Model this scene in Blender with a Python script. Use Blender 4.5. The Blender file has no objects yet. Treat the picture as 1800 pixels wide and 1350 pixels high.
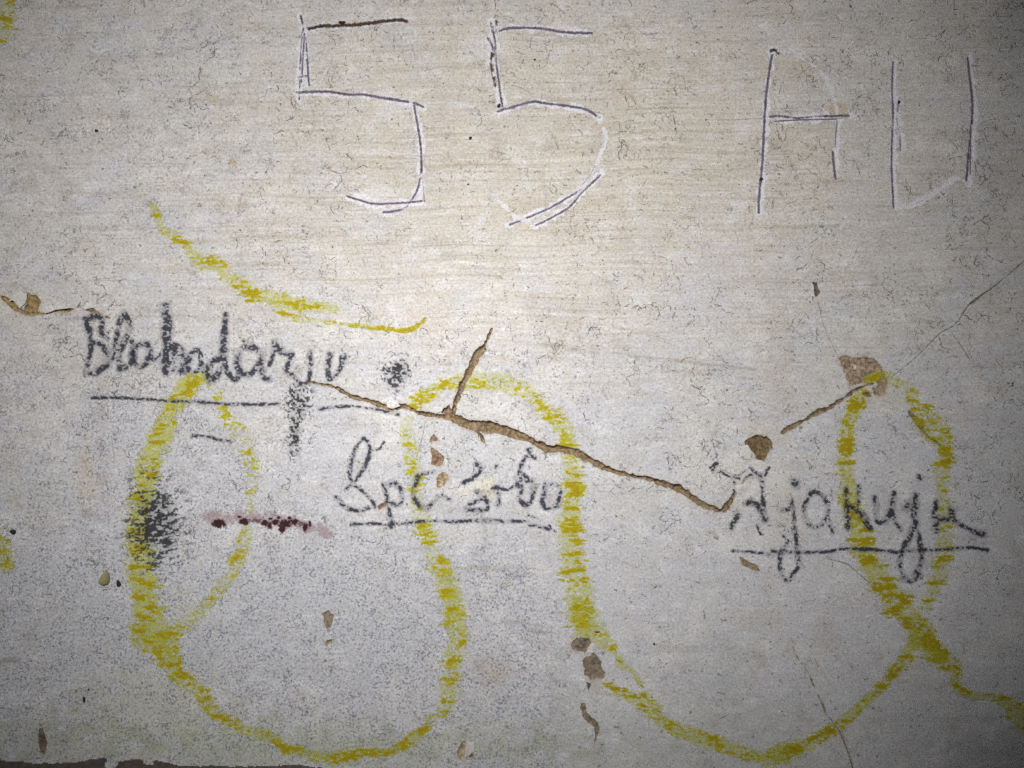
import bpy, math
import numpy as np

# ------------------------------------------------------------------ scale
# photograph pixels (u right, v down) are 0.5 mm on the wall; the wall stands at y = 0
S = 0.0005
ZC = 1.2
def X(u): return (u - 900.0) * S
def Z(v): return ZC + (675.0 - v) * S

sc = bpy.context.scene
COL = sc.collection

# ------------------------------------------------------------------ camera
DIST = 0.883
cam = bpy.data.objects.new('camera', bpy.data.cameras.new('camera'))
cam.data.sensor_width = 36.0
cam.data.lens = 36.0 * DIST / 0.9
cam.data.clip_start = 0.01
cam.data.clip_end = 500.0
cam.location = (0.0, -DIST, ZC)
cam.rotation_euler = (math.radians(90), 0, 0)
COL.objects.link(cam)
sc.camera = cam

# ------------------------------------------------------------------ light: hazy low sun and sky, shaped by an added oval cutout
EL, AZ = math.radians(24), math.radians(9)
world = bpy.data.worlds.new("World"); sc.world = world; world.use_nodes = True
wn = world.node_tree.nodes; wl = world.node_tree.links; wn.clear()
sky = wn.new('ShaderNodeTexSky'); sky.sky_type = 'NISHITA'; sky.sun_disc = False
sky.sun_elevation = EL; sky.sun_rotation = math.pi + AZ
bg = wn.new('ShaderNodeBackground'); bg.inputs['Strength'].default_value = 0.05
out = wn.new('ShaderNodeOutputWorld')
wl.new(sky.outputs[0], bg.inputs['Color']); wl.new(bg.outputs[0], out.inputs['Surface'])
DAP = 1.6
sun = bpy.data.objects.new('sun', bpy.data.lights.new('sun', 'SUN'))
sun.data.energy = 3.0
sun.data.angle = 2 * math.atan(0.30 / DAP)
sun.data.color = (1.0, 0.985, 0.965)
dvec = (math.sin(AZ) * math.cos(EL), math.cos(AZ) * math.cos(EL), -math.sin(EL))
from mathutils import Vector
sun.rotation_euler = Vector(dvec).to_track_quat('-Z', 'Y').to_euler()
sun.location = (-1, -4, 3)
COL.objects.link(sun)
vs = sc.view_settings
sc.display_settings.display_device = 'sRGB'
vs.view_transform = 'Standard'; vs.look = 'None'; vs.exposure = 0.80; vs.gamma = 1.0
vs.use_curve_mapping = False
sc.cycles.use_denoising = False
sc.cycles.max_bounces = 6
sc.cycles.transparent_max_bounces = 24

# ------------------------------------------------------------------ noise
def _hash(ix, iy, seed):
    h = (ix.astype(np.int64) * 374761393 + iy.astype(np.int64) * 668265263 + seed * 974634777) & 0xFFFFFFFF
    h = ((h ^ (h >> 13)) * 1274126177) & 0xFFFFFFFF
    h = ((h ^ (h >> 16)) * 2246822519) & 0xFFFFFFFF
    return ((h ^ (h >> 15)) & 0xFFFFFF).astype(np.float32) / 16777215.0
def noise(x, y, seed=0):
    ix = np.floor(x); iy = np.floor(y)
    fx = (x - ix).astype(np.float32); fy = (y - iy).astype(np.float32)
    fx = fx * fx * fx * (fx * (fx * 6 - 15) + 10); fy = fy * fy * fy * (fy * (fy * 6 - 15) + 10)
    a = _hash(ix, iy, seed); b = _hash(ix + 1, iy, seed); c = _hash(ix, iy + 1, seed); d = _hash(ix + 1, iy + 1, seed)
    return (a + (b - a) * fx) * (1 - fy) + (c + (d - c) * fx) * fy
def fbm(x, y, seed=0, o=3):
    r = 0; a = .5; t = 0
    for k in range(o):
        r = r + a * noise(x * 2 ** k + 17.3 * k, y * 2 ** k - 9.1 * k, seed + k * 31); t += a; a *= .5
    return r / t
def sstep(a, b, x):
    t = np.clip((x - a) / (b - a), 0, 1); return t * t * (3 - 2 * t)
def lerp(a, b, t): return a + (b - a) * t

# ------------------------------------------------------------------ curves and distance fields
def catmull(P, step=4.0):
    P = np.array(P, float)
    if P.shape[1] == 2: P = np.c_[P, np.full(len(P), np.nan)]
    if len(P) < 3: return P
    Q = np.vstack([2 * P[0] - P[1], P, 2 * P[-1] - P[-2]]); R = []
    for i in range(1, len(Q) - 2):
        p0, p1, p2, p3 = Q[i - 1], Q[i], Q[i + 1], Q[i + 2]
        n = max(2, int(np.hypot(*(p2 - p1)[:2]) / step))
        t = np.linspace(0, 1, n, endpoint=False)[:, None]
        R.append(.5 * (2 * p1 + (p2 - p0) * t + (2 * p0 - 5 * p1 + 4 * p2 - p3) * t * t + (3 * p1 - p0 - 3 * p2 + p3) * t ** 3))
    return np.vstack(R + [P[-1:]])
def line_d(U, V, P, w=None, smooth=True):
    """signed field: distance to a polyline / half width, minimum over its segments (0 on the line, 1 on the edge)"""
    P = catmull(P) if smooth else np.array(P, float)
    if P.shape[1] == 2: P = np.c_[P, np.full(len(P), np.nan)]
    W = P[:, 2] if w is None else np.full(len(P), float(w))
    W = np.maximum(W, .6)
    q = np.full(U.shape, 99.0, np.float32); dist = np.full(U.shape, 999.0, np.float32); par = np.zeros(U.shape, np.float32)
    L = np.r_[0, np.cumsum(np.hypot(*np.diff(P[:, :2], axis=0).T))]
    u0, v0 = U[0, 0], V[0, 0]; s = U[0, 1] - U[0, 0]
    for i in range(len(P) - 1):
        a, b = P[i, :2], P[i + 1, :2]; m = max(W[i], W[i + 1]) * 1.6 + 4
        j0 = max(0, int((min(a[0], b[0]) - m - u0) / s)); j1 = int((max(a[0], b[0]) + m - u0) / s) + 2
        i0 = max(0, int((min(a[1], b[1]) - m - v0) / s)); i1 = int((max(a[1], b[1]) + m - v0) / s) + 2
        if j1 <= 0 or i1 <= 0: continue
        sl = (slice(i0, i1), slice(j0, j1)); x = U[sl]; y = V[sl]
        if x.size == 0: continue
        ab = b - a; l2 = max(ab @ ab, 1e-9)
        t = np.clip(((x - a[0]) * ab[0] + (y - a[1]) * ab[1]) / l2, 0, 1)
        d = np.hypot(x - a[0] - t * ab[0], y - a[1] - t * ab[1])
        wq = (W[i] + (W[i + 1] - W[i]) * t) * .5
        k = d / wq
        bt = k < q[sl]
        q[sl] = np.where(bt, k, q[sl]); dist[sl] = np.where(bt, d - wq, dist[sl]); par[sl] = np.where(bt, L[i] + t * (L[i + 1] - L[i]), par[sl])
    return q, dist, par
def poly_d(U, V, P):
    P = np.array(P, float)[:, :2]; n = len(P)
    d = np.full(U.shape, 1e9, np.float32); ins = np.zeros(U.shape, bool)
    for i in range(n):
        a, b = P[i], P[(i + 1) % n]; ab = b - a
        t = np.clip(((U - a[0]) * ab[0] + (V - a[1]) * ab[1]) / (ab @ ab), 0, 1)
        d = np.minimum(d, np.hypot(U - a[0] - t * ab[0], V - a[1] - t * ab[1]))
        if a[1] != b[1]:
            c = ((a[1] > V) != (b[1] > V)) & (U < (b[0] - a[0]) * (V - a[1]) / (b[1] - a[1]) + a[0])
            ins ^= c
    return np.where(ins, -d, d)
def zoomed(u0, v0, k):
    return lambda *pts: [tuple([u0 + p[0] / k, v0 + p[1] / k] + [c / k for c in p[2:]]) for p in pts]

# ------------------------------------------------------------------ materials
def mat(name):
    m = bpy.data.materials.new(name); m.use_nodes = True; m.node_tree.nodes.clear(); return m, m.node_tree.nodes, m.node_tree.links
class NT:
    def __init__(s, m): s.n = m.node_tree.nodes; s.l = m.node_tree.links
    def put(s, sock, v):
        if hasattr(v, 'is_output'): s.l.new(v, sock)
        elif isinstance(v, (tuple, list)) and len(v) == 3 and sock.type == 'RGBA': sock.default_value = (*v, 1)
        else: sock.default_value = v
    def math(s, op, a, b=0.0, clamp=False):
        x = s.n.new('ShaderNodeMath'); x.operation = op; x.use_clamp = clamp; s.put(x.inputs[0], a); s.put(x.inputs[1], b); return x.outputs[0]
    def rng(s, v, a, b, c=0.0, d=1.0):
        x = s.n.new('ShaderNodeMapRange'); x.interpolation_type = 'SMOOTHSTEP'
        for i, q in enumerate((v, a, b, c, d)): s.put(x.inputs[i], q)
        return x.outputs[0]
    def mix(s, f, a, b, mode='MIX'):
        x = s.n.new('ShaderNodeMix'); x.data_type = 'RGBA'; x.blend_type = mode
        s.put(x.inputs[0], f); s.put(x.inputs[6], a); s.put(x.inputs[7], b); return x.outputs[2]
    def vec(s, x, y, z=0.0):
        c = s.n.new('ShaderNodeCombineXYZ'); s.put(c.inputs[0], x); s.put(c.inputs[1], y); s.put(c.inputs[2], z); return c.outputs[0]
    def noise(s, v, scale=1.0, detail=2.0, rough=.5):
        x = s.n.new('ShaderNodeTexNoise'); s.put(x.inputs['Vector'], v); s.put(x.inputs['Scale'], scale)
        s.put(x.inputs['Detail'], detail); s.put(x.inputs['Roughness'], rough); return x.outputs['Fac']
    def attr(s, name):
        x = s.n.new('ShaderNodeAttribute'); x.attribute_name = name; return x
    def sep(s, c):
        x = s.n.new('ShaderNodeSeparateColor'); s.put(x.inputs[0], c); return x.outputs
    def coords(s):
        g = s.n.new('ShaderNodeNewGeometry'); p = s.n.new('ShaderNodeSeparateXYZ'); s.l.new(g.outputs['Position'], p.inputs[0])
        return s.math('MULTIPLY', p.outputs[0], 2000.0), s.math('MULTIPLY', p.outputs[2], 2000.0), s.math('MULTIPLY', p.outputs[1], 2000.0)

def plaster_nodes(t):
    """colour of the limewashed plaster, from world position (in half millimetres) and the vertex attributes stain and aux"""
    u, v, w = t.coords()
    auxn = t.attr('aux'); aux = t.sep(auxn.outputs['Color']); craze = auxn.outputs['Alpha']
    warm, speck, streak = aux[0], aux[1], aux[2]
    P = t.vec(u, v, 0.0)
    warp = t.noise(P, 1 / 300.0, 1.0)
    vw = t.math('ADD', t.math('ADD', v, t.math('MULTIPLY', warp, 30.0)), t.math('MULTIPLY', u, -.012))
    blotch = t.noise(P, 1 / 95.0, 4.0, .62)
    mott = t.noise(t.vec(t.math('MULTIPLY', u, .6), v, 3.0), 1 / 20.0, 4.0, .68)
    s0 = t.noise(t.vec(t.math('MULTIPLY', u, 1 / 300.0), t.math('MULTIPLY', vw, 1 / 22.0), 4.0), 1.0, 3.0, .6)
    s1 = t.noise(t.vec(t.math('MULTIPLY', u, 1 / 330.0), t.math('MULTIPLY', vw, 1 / 7.0), 1.0), 1.0, 4.0, .72)
    s2 = t.noise(t.vec(t.math('MULTIPLY', u, 1 / 190.0), t.math('MULTIPLY', vw, 1 / 3.6), 7.0), 1.0, 3.0, .7)
    f1 = t.noise(P, 1 / 4.2, 2.0, .65)
    f2 = t.noise(t.vec(u, v, 9.0), 1 / 5.2, 2.0, .7)
    f3 = t.noise(t.vec(u, v, 31.0), 1 / 34.0, 3.0, .6)
    hue = t.noise(t.vec(u, v, 55.0), 1 / 15.0, 2.0, .5)
    # cream to bluish lime white
    wf = t.math('ADD', warm, t.math('MULTIPLY', t.math('SUBTRACT', blotch, .5), 2.6), clamp=True)
    c = t.mix(wf, (.604, .607, .636), (.636, .594, .524))
    c = t.mix(t.math('MULTIPLY', t.rng(hue, .52, .72), .14), c, (.50, .49, .60))
    c = t.mix(t.math('MULTIPLY', t.rng(hue, .48, .28), .12), c, (.62, .58, .42))
    # greyer and whiter patches of worn lime
    c = t.mix(t.math('MULTIPLY', t.rng(mott, .43, .28), .50), c, (.42, .395, .365))
    c = t.mix(t.math('MULTIPLY', t.rng(mott, .54, .68), .60), c, (.77, .765, .775))
    c = t.mix(t.math('MULTIPLY', t.rng(blotch, .54, .66), .55), c, (.73, .73, .755))
    m2 = t.noise(t.vec(u, v, 101.0), 1 / 48.0, 4.0, .7)
    c = t.mix(t.math('MULTIPLY', t.rng(m2, .55, .66), .42), c, (.76, .755, .765))
    c = t.mix(t.math('MULTIPLY', t.rng(m2, .45, .34), .34), c, (.47, .435, .385))
    # brush streaks
    a0 = t.math('MULTIPLY', t.rng(s0, .50, .70), streak)
    c = t.mix(t.math('MULTIPLY', a0, .36), c, (.50, .435, .345))
    a1 = t.math('MULTIPLY', t.rng(s1, .50, .70), streak)
    c = t.mix(t.math('MULTIPLY', a1, .62), c, (.41, .34, .26))
    a2 = t.math('MULTIPLY', t.rng(s2, .52, .72), streak)
    c = t.mix(t.math('MULTIPLY', a2, .50), c, (.38, .32, .255))
    a3 = t.math('MULTIPLY', t.rng(s1, .46, .30), streak)
    c = t.mix(t.math('MULTIPLY', a3, .50), c, (.80, .775, .735))
    # connected hairline crazing of the top coat
    wq = t.noise(P, 1 / 40.0, 3.0, .6); vo = t.n.new('ShaderNodeTexVoronoi'); vo.feature = 'DISTANCE_TO_EDGE'
    t.put(vo.inputs['Vector'], t.vec(t.math('ADD', u, t.math('MULTIPLY', wq, 70.0)), t.math('ADD', v, t.math('MULTIPLY', mott, 60.0)), 0.0)); t.put(vo.inputs['Scale'], 1 / 62.0)
    cz = t.math('MULTIPLY', t.rng(vo.outputs['Distance'], .022, .004), t.rng(t.noise(t.vec(u, v, 121.0), 1 / 60.0, 3.0, .65), .50, .62))
    c = t.mix(t.math('MULTIPLY', cz, .42), c, (.24, .21, .175))
    # stains with a shape of their own
    st = t.attr('stain')
    c = t.mix(st.outputs['Alpha'], c, st.outputs['Color'])
    # grime grains
    grain = t.rng(f1, .28, .72, .80, 1.14)
    c = t.mix(1.0, c, t.vec(grain, grain, grain), 'MULTIPLY')
    cl = t.math('MULTIPLY', t.math('SUBTRACT', f3, .53), .85)
    thr = t.math('SUBTRACT', t.math('SUBTRACT', .70, t.math('MULTIPLY', t.math('MINIMUM', speck, .5), .10)), cl)
    sp = t.rng(t.math('SUBTRACT', f2, thr), 0.0, .10)
    dark = t.mix(t.rng(hue, .42, .60), (.13, .115, .10), (.15, .155, .20))
    c = t.mix(t.math('MULTIPLY', sp, .66), c, dark)
    f5 = t.noise(t.vec(u, v, 19.0), 1 / 4.0, 2.0, .6)
    c = t.mix(t.math('MULTIPLY', t.math('MULTIPLY', t.rng(f5, .50, .66), t.math('MULTIPLY', t.rng(speck, .38, .72), t.rng(f3, .28, .62, .35, 1.0))), .92), c, (.20, .215, .29))
    f6 = t.noise(t.vec(u, v, 41.0), 1 / 6.5, 2.0, .75)
    c = t.mix(t.math('MULTIPLY', t.rng(f6, .655, .70), .80), c, (.12, .105, .085))
    # short broken threads of dirt in the crazing of the limewash
    wz = t.noise(t.vec(u, v, 71.0), 1 / 24.0, 4.0, .68)
    ln = t.rng(t.math('ABSOLUTE', t.math('SUBTRACT', wz, .5)), .022, .003)
    mk = t.math('ADD', t.math('SUBTRACT', t.noise(t.vec(u, v, 83.0), 1 / 26.0, 3.0, .65), .64), t.math('MULTIPLY', t.math('MINIMUM', speck, .46), .22))
    c = t.mix(t.math('MULTIPLY', t.math('MULTIPLY', ln, t.rng(mk, -.01, .07)), t.math('MULTIPLY', craze, .74)), c, (.15, .13, .11))
    # fine relief
    hgt = t.math('ADD', t.math('MULTIPLY', s2, .6), t.math('ADD', t.math('MULTIPLY', f1, .5), t.math('MULTIPLY', mott, 1.0)))
    return c, hgt

def finish(t, c, hgt, rough=.93, bump=.35, dist=.00022):
    b = t.n.new('ShaderNodeBsdfPrincipled'); t.put(b.inputs['Base Color'], c); b.inputs['Roughness'].default_value = rough
    b.inputs['Specular IOR Level'].default_value = .18
    if hgt is not None:
        bp = t.n.new('ShaderNodeBump'); bp.inputs['Strength'].default_value = bump; bp.inputs['Distance'].default_value = dist
        t.put(bp.inputs['Height'], hgt); t.l.new(bp.outputs[0], b.inputs['Normal'])
    o = t.n.new('ShaderNodeOutputMaterial'); t.l.new(b.outputs[0], o.inputs['Surface']); return b

m_plaster = mat('limewashed_plaster')[0]; t = NT(m_plaster); c, h = plaster_nodes(t); finish(t, c, h)

m_earth = mat('exposed_clay_render')[0]; t = NT(m_earth); c, h = plaster_nodes(t)
u, v, w = t.coords(); P = t.vec(u, v, w)
tone = t.attr('tone')                      # rgb = colour of the exposed layer, alpha = how far inside the break
e1 = t.noise(P, 1 / 6.0, 3.0, .65); e2 = t.noise(P, 1 / 26.0, 2.0, .5); e3 = t.noise(P, 1 / 2.6, 2.0, .5)
k = t.rng(e1, .28, .72, .45, 1.50)
ec = t.mix(1.0, tone.outputs['Color'], t.vec(k, k, k), 'MULTIPLY')
ec = t.mix(t.math('MULTIPLY', t.rng(e2, .5, .7), .30), ec, (.34, .27, .20))
ec = t.mix(t.math('MULTIPLY', t.rng(e3, .62, .74), .28), ec, (.55, .50, .43))
c = t.mix(tone.outputs['Alpha'], c, ec)
finish(t, c, t.math('ADD', h, t.math('MULTIPLY', e1, 2.0)), .95, .6, .0004)

m_pig = mat('dry_pigment')[0]; t = NT(m_pig)
pg = t.attr('pig'); u, v, w = t.coords()
pn = t.noise(t.vec(u, v, 3.0), 1 / 2.4, 2.0, .6)
kk = t.rng(pn, .3, .7, .80, 1.18)
pc = t.mix(1.0, pg.outputs['Color'], t.vec(kk, kk, kk), 'MULTIPLY')
b = t.n.new('ShaderNodeBsdfPrincipled'); t.put(b.inputs['Base Color'], pc); b.inputs['Roughness'].default_value = .85
b.inputs['Specular IOR Level'].default_value = .2
tr = t.n.new('ShaderNodeBsdfTransparent'); mx = t.n.new('ShaderNodeMixShader')
t.put(mx.inputs[0], pg.outputs['Alpha']); t.l.new(tr.outputs[0], mx.inputs[1]); t.l.new(b.outputs[0], mx.inputs[2])
o = t.n.new('ShaderNodeOutputMaterial'); t.l.new(mx.outputs[0], o.inputs['Surface'])

def simple(name, col, col2, scale, rough=.9):
    m = mat(name)[0]; t = NT(m); u, v, w = t.coords(); P = t.vec(u, v, w)
    n = t.noise(P, scale, 4.0, .6); c = t.mix(t.rng(n, .3, .7), col, col2); finish(t, c, n, rough, .4, .0006); return m
m_blocker = simple('dark_light_blocker', (.03, .027, .024), (.05, .045, .04), 1 / 60.0)  # near black so the added shell bounces hardly any light
m_ground = simple('trodden_earth', (.16, .13, .10), (.24, .20, .15), 1 / 300.0)
m_dado = simple('old_brown_paint', (.085, .068, .060), (.135, .110, .098), 1 / 9.0, .75)
m_pebble = simple('olive_stone', (.26, .235, .11), (.36, .33, .17), 1 / 8.0, .6)
m_speck = simple('dark_grit', (.02, .018, .018), (.05, .045, .04), 1 / 3.0, .9)

# ------------------------------------------------------------------ mesh helpers
def link(name, me, m, parent=None):
    o = bpy.data.objects.new(name, me); COL.objects.link(o); o.data.materials.append(m)
    if parent is not None: o.parent = parent
    return o
def npmesh(name, co, quads, smooth=True):
    me = bpy.data.meshes.new(name); co = np.asarray(co, np.float32); quads = np.asarray(quads, np.int32)
    k = quads.shape[1]
    me.vertices.add(len(co)); me.vertices.foreach_set('co', co.ravel())
    me.loops.add(quads.size); me.loops.foreach_set('vertex_index', quads.ravel())
    me.polygons.add(len(quads)); me.polygons.foreach_set('loop_start', np.arange(len(quads), dtype=np.int32) * k)
    me.polygons.foreach_set('use_smooth', np.full(len(quads), smooth))
    me.update(calc_edges=True); return me
def vattr(me, name, rgba):
    a = me.attributes.new(name, 'FLOAT_COLOR', 'POINT'); a.data.foreach_set('color', np.ascontiguousarray(rgba, np.float32).ravel())
def grid_mesh(name, U, V, Y, keep, attrs, smooth=True):
    """mesh over a regular grid; keep marks the cells that stay"""
    n, m = U.shape; idx = np.arange(n * m).reshape(n, m)
    q = np.stack([idx[:-1, :-1], idx[1:, :-1], idx[1:, 1:], idx[:-1, 1:]], -1)[keep]
    used = np.unique(q); re = np.full(n * m, -1, np.int64); re[used] = np.arange(len(used))
    co = np.stack([X(U), Y, Z(V)], -1).reshape(-1, 3)[used]
    me = npmesh(name, co, re[q], smooth)
    for k, a in attrs.items(): vattr(me, k, a.reshape(-1, 4)[used])
    return me
def empty(name, label, cat, u, v, group=None):
    o = bpy.data.objects.new(name, None); COL.objects.link(o); o.location = (X(u), 0, Z(v)); o.empty_display_size = .02
    o['label'] = label; o['category'] = cat
    if group: o['group'] = group
    return o
def tag(o, label, cat=None, group=None):
    o['label'] = label
    if cat: o['category'] = cat
    if group: o['group'] = group
    return o
def keep_world(o, parent):
    o.parent = parent; o.matrix_parent_inverse = parent.matrix_basis.inverted(); return o

# ------------------------------------------------------------------ breaks in the plaster (cracks and chips), in photo pixels
zA = zoomed(640, 560, 2.571); zB = zoomed(560, 740, 3.75); zC = zoomed(0, 480, 8.18); zD = zoomed(1260, 450, 3.293)
zE = zoomed(1220, 780, 3.333); zF = zoomed(960, 1000, 3.857); zG = zoomed(200, 1000, 2.727); zH = zoomed(760, 1040, 4.356)
zI = zoomed(0, 880, 2.873); zJ = zoomed(1360, 940, 3.293); zW = zoomed(100, 500, 3.0)
CLAY = (.245, .175, .105); CLAYD = (.185, .130, .080); PALE = (.43, .36, .27); DARK = (.115, .095, .08); ROSE = (.25, .165, .115)
# kind, label, list of ('line'|'poly', pts), colour, depth in px, edge jitter px
BREAKS = [
 ('crack', 'long brown crack running down to the right through the middle of the wall', [
   ('line', zW((1330, 514, 3), (1400, 526, 8), (1450, 538, 9), (1560, 590, 15), (1640, 610, 18), (1700, 632, 22), (1770, 662, 14)) +
            zA((60, 378, 15), (120, 404, 15), (185, 396, 24), (230, 418, 13), (275, 432, 20), (340, 440, 14), (400, 446, 34), (460, 476, 42), (540, 488, 50), (620, 503, 46), (690, 525, 38), (750, 548, 20), (830, 588, 30), (900, 590, 28), (970, 613, 28), (1050, 655, 22), (1130, 690, 18), (1200, 708, 8), (1280, 722, 9), (1340, 742, 22), (1400, 760, 28), (1460, 792, 25), (1520, 835, 22), (1580, 860, 17), (1612, 868, 13), (1640, 845, 23), (1660, 815, 16), (1672, 795, 4))),
   ('line', zA((398, 444, 30), (412, 388, 17), (440, 310, 20), (480, 230, 27), (512, 165, 33), (535, 137, 24), (546, 118, 5), (558, 90, 9), (566, 72, 5), (580, 45, 2.5))),
   ('poly', zA((338, 396), (360, 404), (385, 392), (405, 440), (370, 448), (352, 425))),
   ('line', zA((515, 515, 6), (535, 540, 10), (546, 562, 4)))], CLAY, 7.0, 2.2),
 ('crack', 'ragged crack with lifted plaster lips at the left edge of the wall', [
   ('line', zC((-200, 250, 30), (-60, 300, 40), (0, 325, 24), (60, 362, 50), (130, 410, 60), (200, 470, 80), (270, 530, 60), (340, 556, 60), (480, 580, 50), (560, 583, 30), (640, 588, 9), (740, 562, 12), (800, 532, 54), (900, 530, 62), (1000, 533, 40), (1060, 518, 9))),
   ('poly', zC((396, 305), (510, 330), (600, 405), (565, 480), (520, 560), (300, 560), (352, 520), (380, 430)))], (.33, .235, .11), 4.0, 1.6),
 ('crack', None, [('line', zC((1195, 514, 9), (1290, 532, 40), (1350, 542, 58), (1400, 568, 26), (1425, 590, 6)))], CLAY, 2.2, 1.2),
 ('chip', None, [('poly', zC((1500, 620), (1540, 612), (1590, 645), (1560, 655), (1510, 645)))], CLAYD, 1.6, .8),
 ('crack', None, [('line', zC((1120, 490, 14), (1145, 455, 22), (1165, 415, 6)))], ROSE, 1.2, .8),
 ('crack', 'narrow brown crack between the two brown chips on the right', [
   ('line', zD((372, 1026, 4), (392, 1012, 18), (450, 978, 22), (520, 945, 13), (590, 903, 26), (640, 884, 13), (675, 862, 20), (740, 820, 15), (790, 783, 15), (850, 757, 8), (905, 740, 4))),
   ('poly', zD((848, 794), (885, 790), (895, 812), (872, 816)))], CLAYD, 4.0, 1.6),
 ('chip', 'deep brown round chip on the right, with crumbled white plaster around it', [('poly', zD((185, 1058), (232, 1042), (285, 1050), (328, 1078), (318, 1112), (275, 1185), (238, 1178), (205, 1132), (160, 1078)))], (.19, .135, .07), 4.0, 4.0),
 ('chip', 'shallow grey brown chip at the top of the right yellow loop', [('poly', zD((702, 592), (745, 574), (782, 590), (850, 584), (915, 606), (955, 655), (985, 720), (968, 798), (905, 808), (902, 756), (845, 762), (790, 782), (758, 716), (742, 660)))], (.36, .275, .19), 2.0, 2.6),
 ('chip', None, [('poly', zD((556, 152), (580, 152), (583, 180), (596, 215), (572, 242), (562, 205)))], DARK, 2.2, 1.0),
 ('crack', 'brown furrow under the yellow line on the right', [('line', zD((1112, 892, 10), (1140, 935, 26), (1175, 978, 26), (1215, 1035, 12), (1280, 1085, 8), (1325, 1125, 12), (1358, 1160, 14), (1372, 1172, 4)))], (.22, .17, .09), 2.4, 1.6),
 ('crack', 'fine dark crack climbing to the right edge', [('line', zD((960, 735, 3), (1040, 680, 3), (1180, 560, 3.2), (1290, 448, 4.5), (1380, 395, 4), (1450, 292, 7), (1495, 258, 17), (1530, 228, 13), (1600, 180, 5), (1740, 62, 5), (1800, 8, 5), (1900, -80, 5)))], (.19, .17, .15), 1.5, .8),
 ('crack', None, [('line', zD((585, 262, 3), (612, 380, 2.4), (640, 455, 3), (700, 580, 3.2)))], (.36, .30, .24), 1.0, .4),
 ('crack', None, [('line', zD((1350, 430, 2.4), (1400, 500, 3), (1440, 560, 5), (1462, 600, 3)))], DARK, 1.0, .5),
 ('chip', None, [('poly', zB((760, 86), (778, 108), (792, 134), (735, 138), (742, 112)))], ROSE, 2.0, 1.0),
 ('chip', None, [('poly', zB((738, 168), (752, 180), (778, 200), (822, 240), (816, 285), (778, 302), (742, 284), (752, 236)))], (.27, .175, .115), 3.0, 1.4),
 ('chip', None, [('poly', zB((795, 352), (830, 344), (864, 380), (830, 412), (798, 446), (780, 440), (776, 395)))], (.40, .31, .19), 1.8, 1.2),
 ('chip', None, [('poly', zB((388, 562), (412, 544), (448, 538), (452, 560), (428, 572), (398, 588)))], (.25, .16, .12), 2.0, 1.0),
 ('chip', None, [('poly', zE((268, 664), (300, 678), (372, 712), (384, 746), (330, 736), (286, 712)))], (.28, .205, .12), 2.6, 1.0),
 ('chip', None, [('poly', zE((298, 196), (322, 190), (300, 226), (272, 242)))], PALE, 1.5, .8),
 ('chip', None, [('poly', zF((192, 476), (240, 470), (292, 476), (302, 508), (268, 566), (214, 560), (174, 516)))], (.20, .165, .12), 2.4, 3.2),
 ('chip', None, [('poly', zF((252, 612), (322, 572), (348, 600), (372, 640), (392, 700), (384, 736), (300, 746), (272, 722), (262, 660)))], (.22, .18, .13), 2.4, 3.4),
 ('crack', None, [('line', zF((250, 926, 30), (262, 985, 30), (300, 1030, 40), (342, 1066, 36), (340, 1130, 22), (328, 1192, 5)))], (.24, .195, .14), 2.8, 1.2),
 ('chip', None, [('poly', zF((275, 775), (298, 762), (302, 800), (285, 828)))], DARK, 1.4, .9),
 ('chip', None, [('poly', zG((1003, 215), (1030, 198), (1053, 222), (1045, 262), (1030, 298), (1010, 262)))], (.24, .20, .15), 2.2, 1.2),
 ('chip', None, [('poly', zG((1008, 366), (1020, 345), (1056, 332), (1042, 356)))], (.25, .19, .10), 1.6, .7),
 ('chip', None, [('poly', zH((242, 1146), (258, 1160), (250, 1220), (242, 1284), (208, 1294), (190, 1244), (210, 1180)))], (.40, .31, .20), 2.4, .8),
 ('chip', None, [('poly', zH((270, 1268), (300, 1238), (320, 1245), (310, 1275)))], (.24, .16, .10), 1.8, .8),
 ('chip', None, [('poly', zI((196, 1152), (214, 1150), (240, 1218), (226, 1282), (206, 1272), (193, 1218)))], (.15, .10, .085), 2.6, .7),
 ('crack', 'thin wavering crack crossing the yellow curve at the lower right', [('line', zJ((103, 596, 5), (122, 680, 3.4), (150, 730, 3), (192, 785, 3.4), (245, 905, 5), (285, 985, 6), (305, 1040, 3), (345, 1085, 4), (392, 1160, 6), (432, 1265, 8), (455, 1340, 5), (480, 1420, 4)))], (.25, .23, .17), 1.2, 1.0),
 ('crack', None, [('line', zJ((310, 140, 2.4), (380, 155, 4.2), (430, 172, 4.4), (475, 212, 4), (520, 250, 3), (570, 295, 2.4)))], (.15, .14, .13), 1.0, .4),
 ('crack', None, [('line', zA((278, 462, 2.4), (262, 540, 2.6), (236, 625, 3)))], (.25, .23, .22), 1.0, .3),
]
for i, a in enumerate(BREAKS): pass

# ------------------------------------------------------------------ scratched figures (grooves cut in the plaster)
z5 = zoomed(480, 0, 3.375); z6 = zoomed(820, 0, 3.213); zU = zoomed(1280, 50, 3.75)
INK = (.125, .105, .155); INKB = (.055, .035, .025); WHT = (.84, .83, .87)
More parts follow.
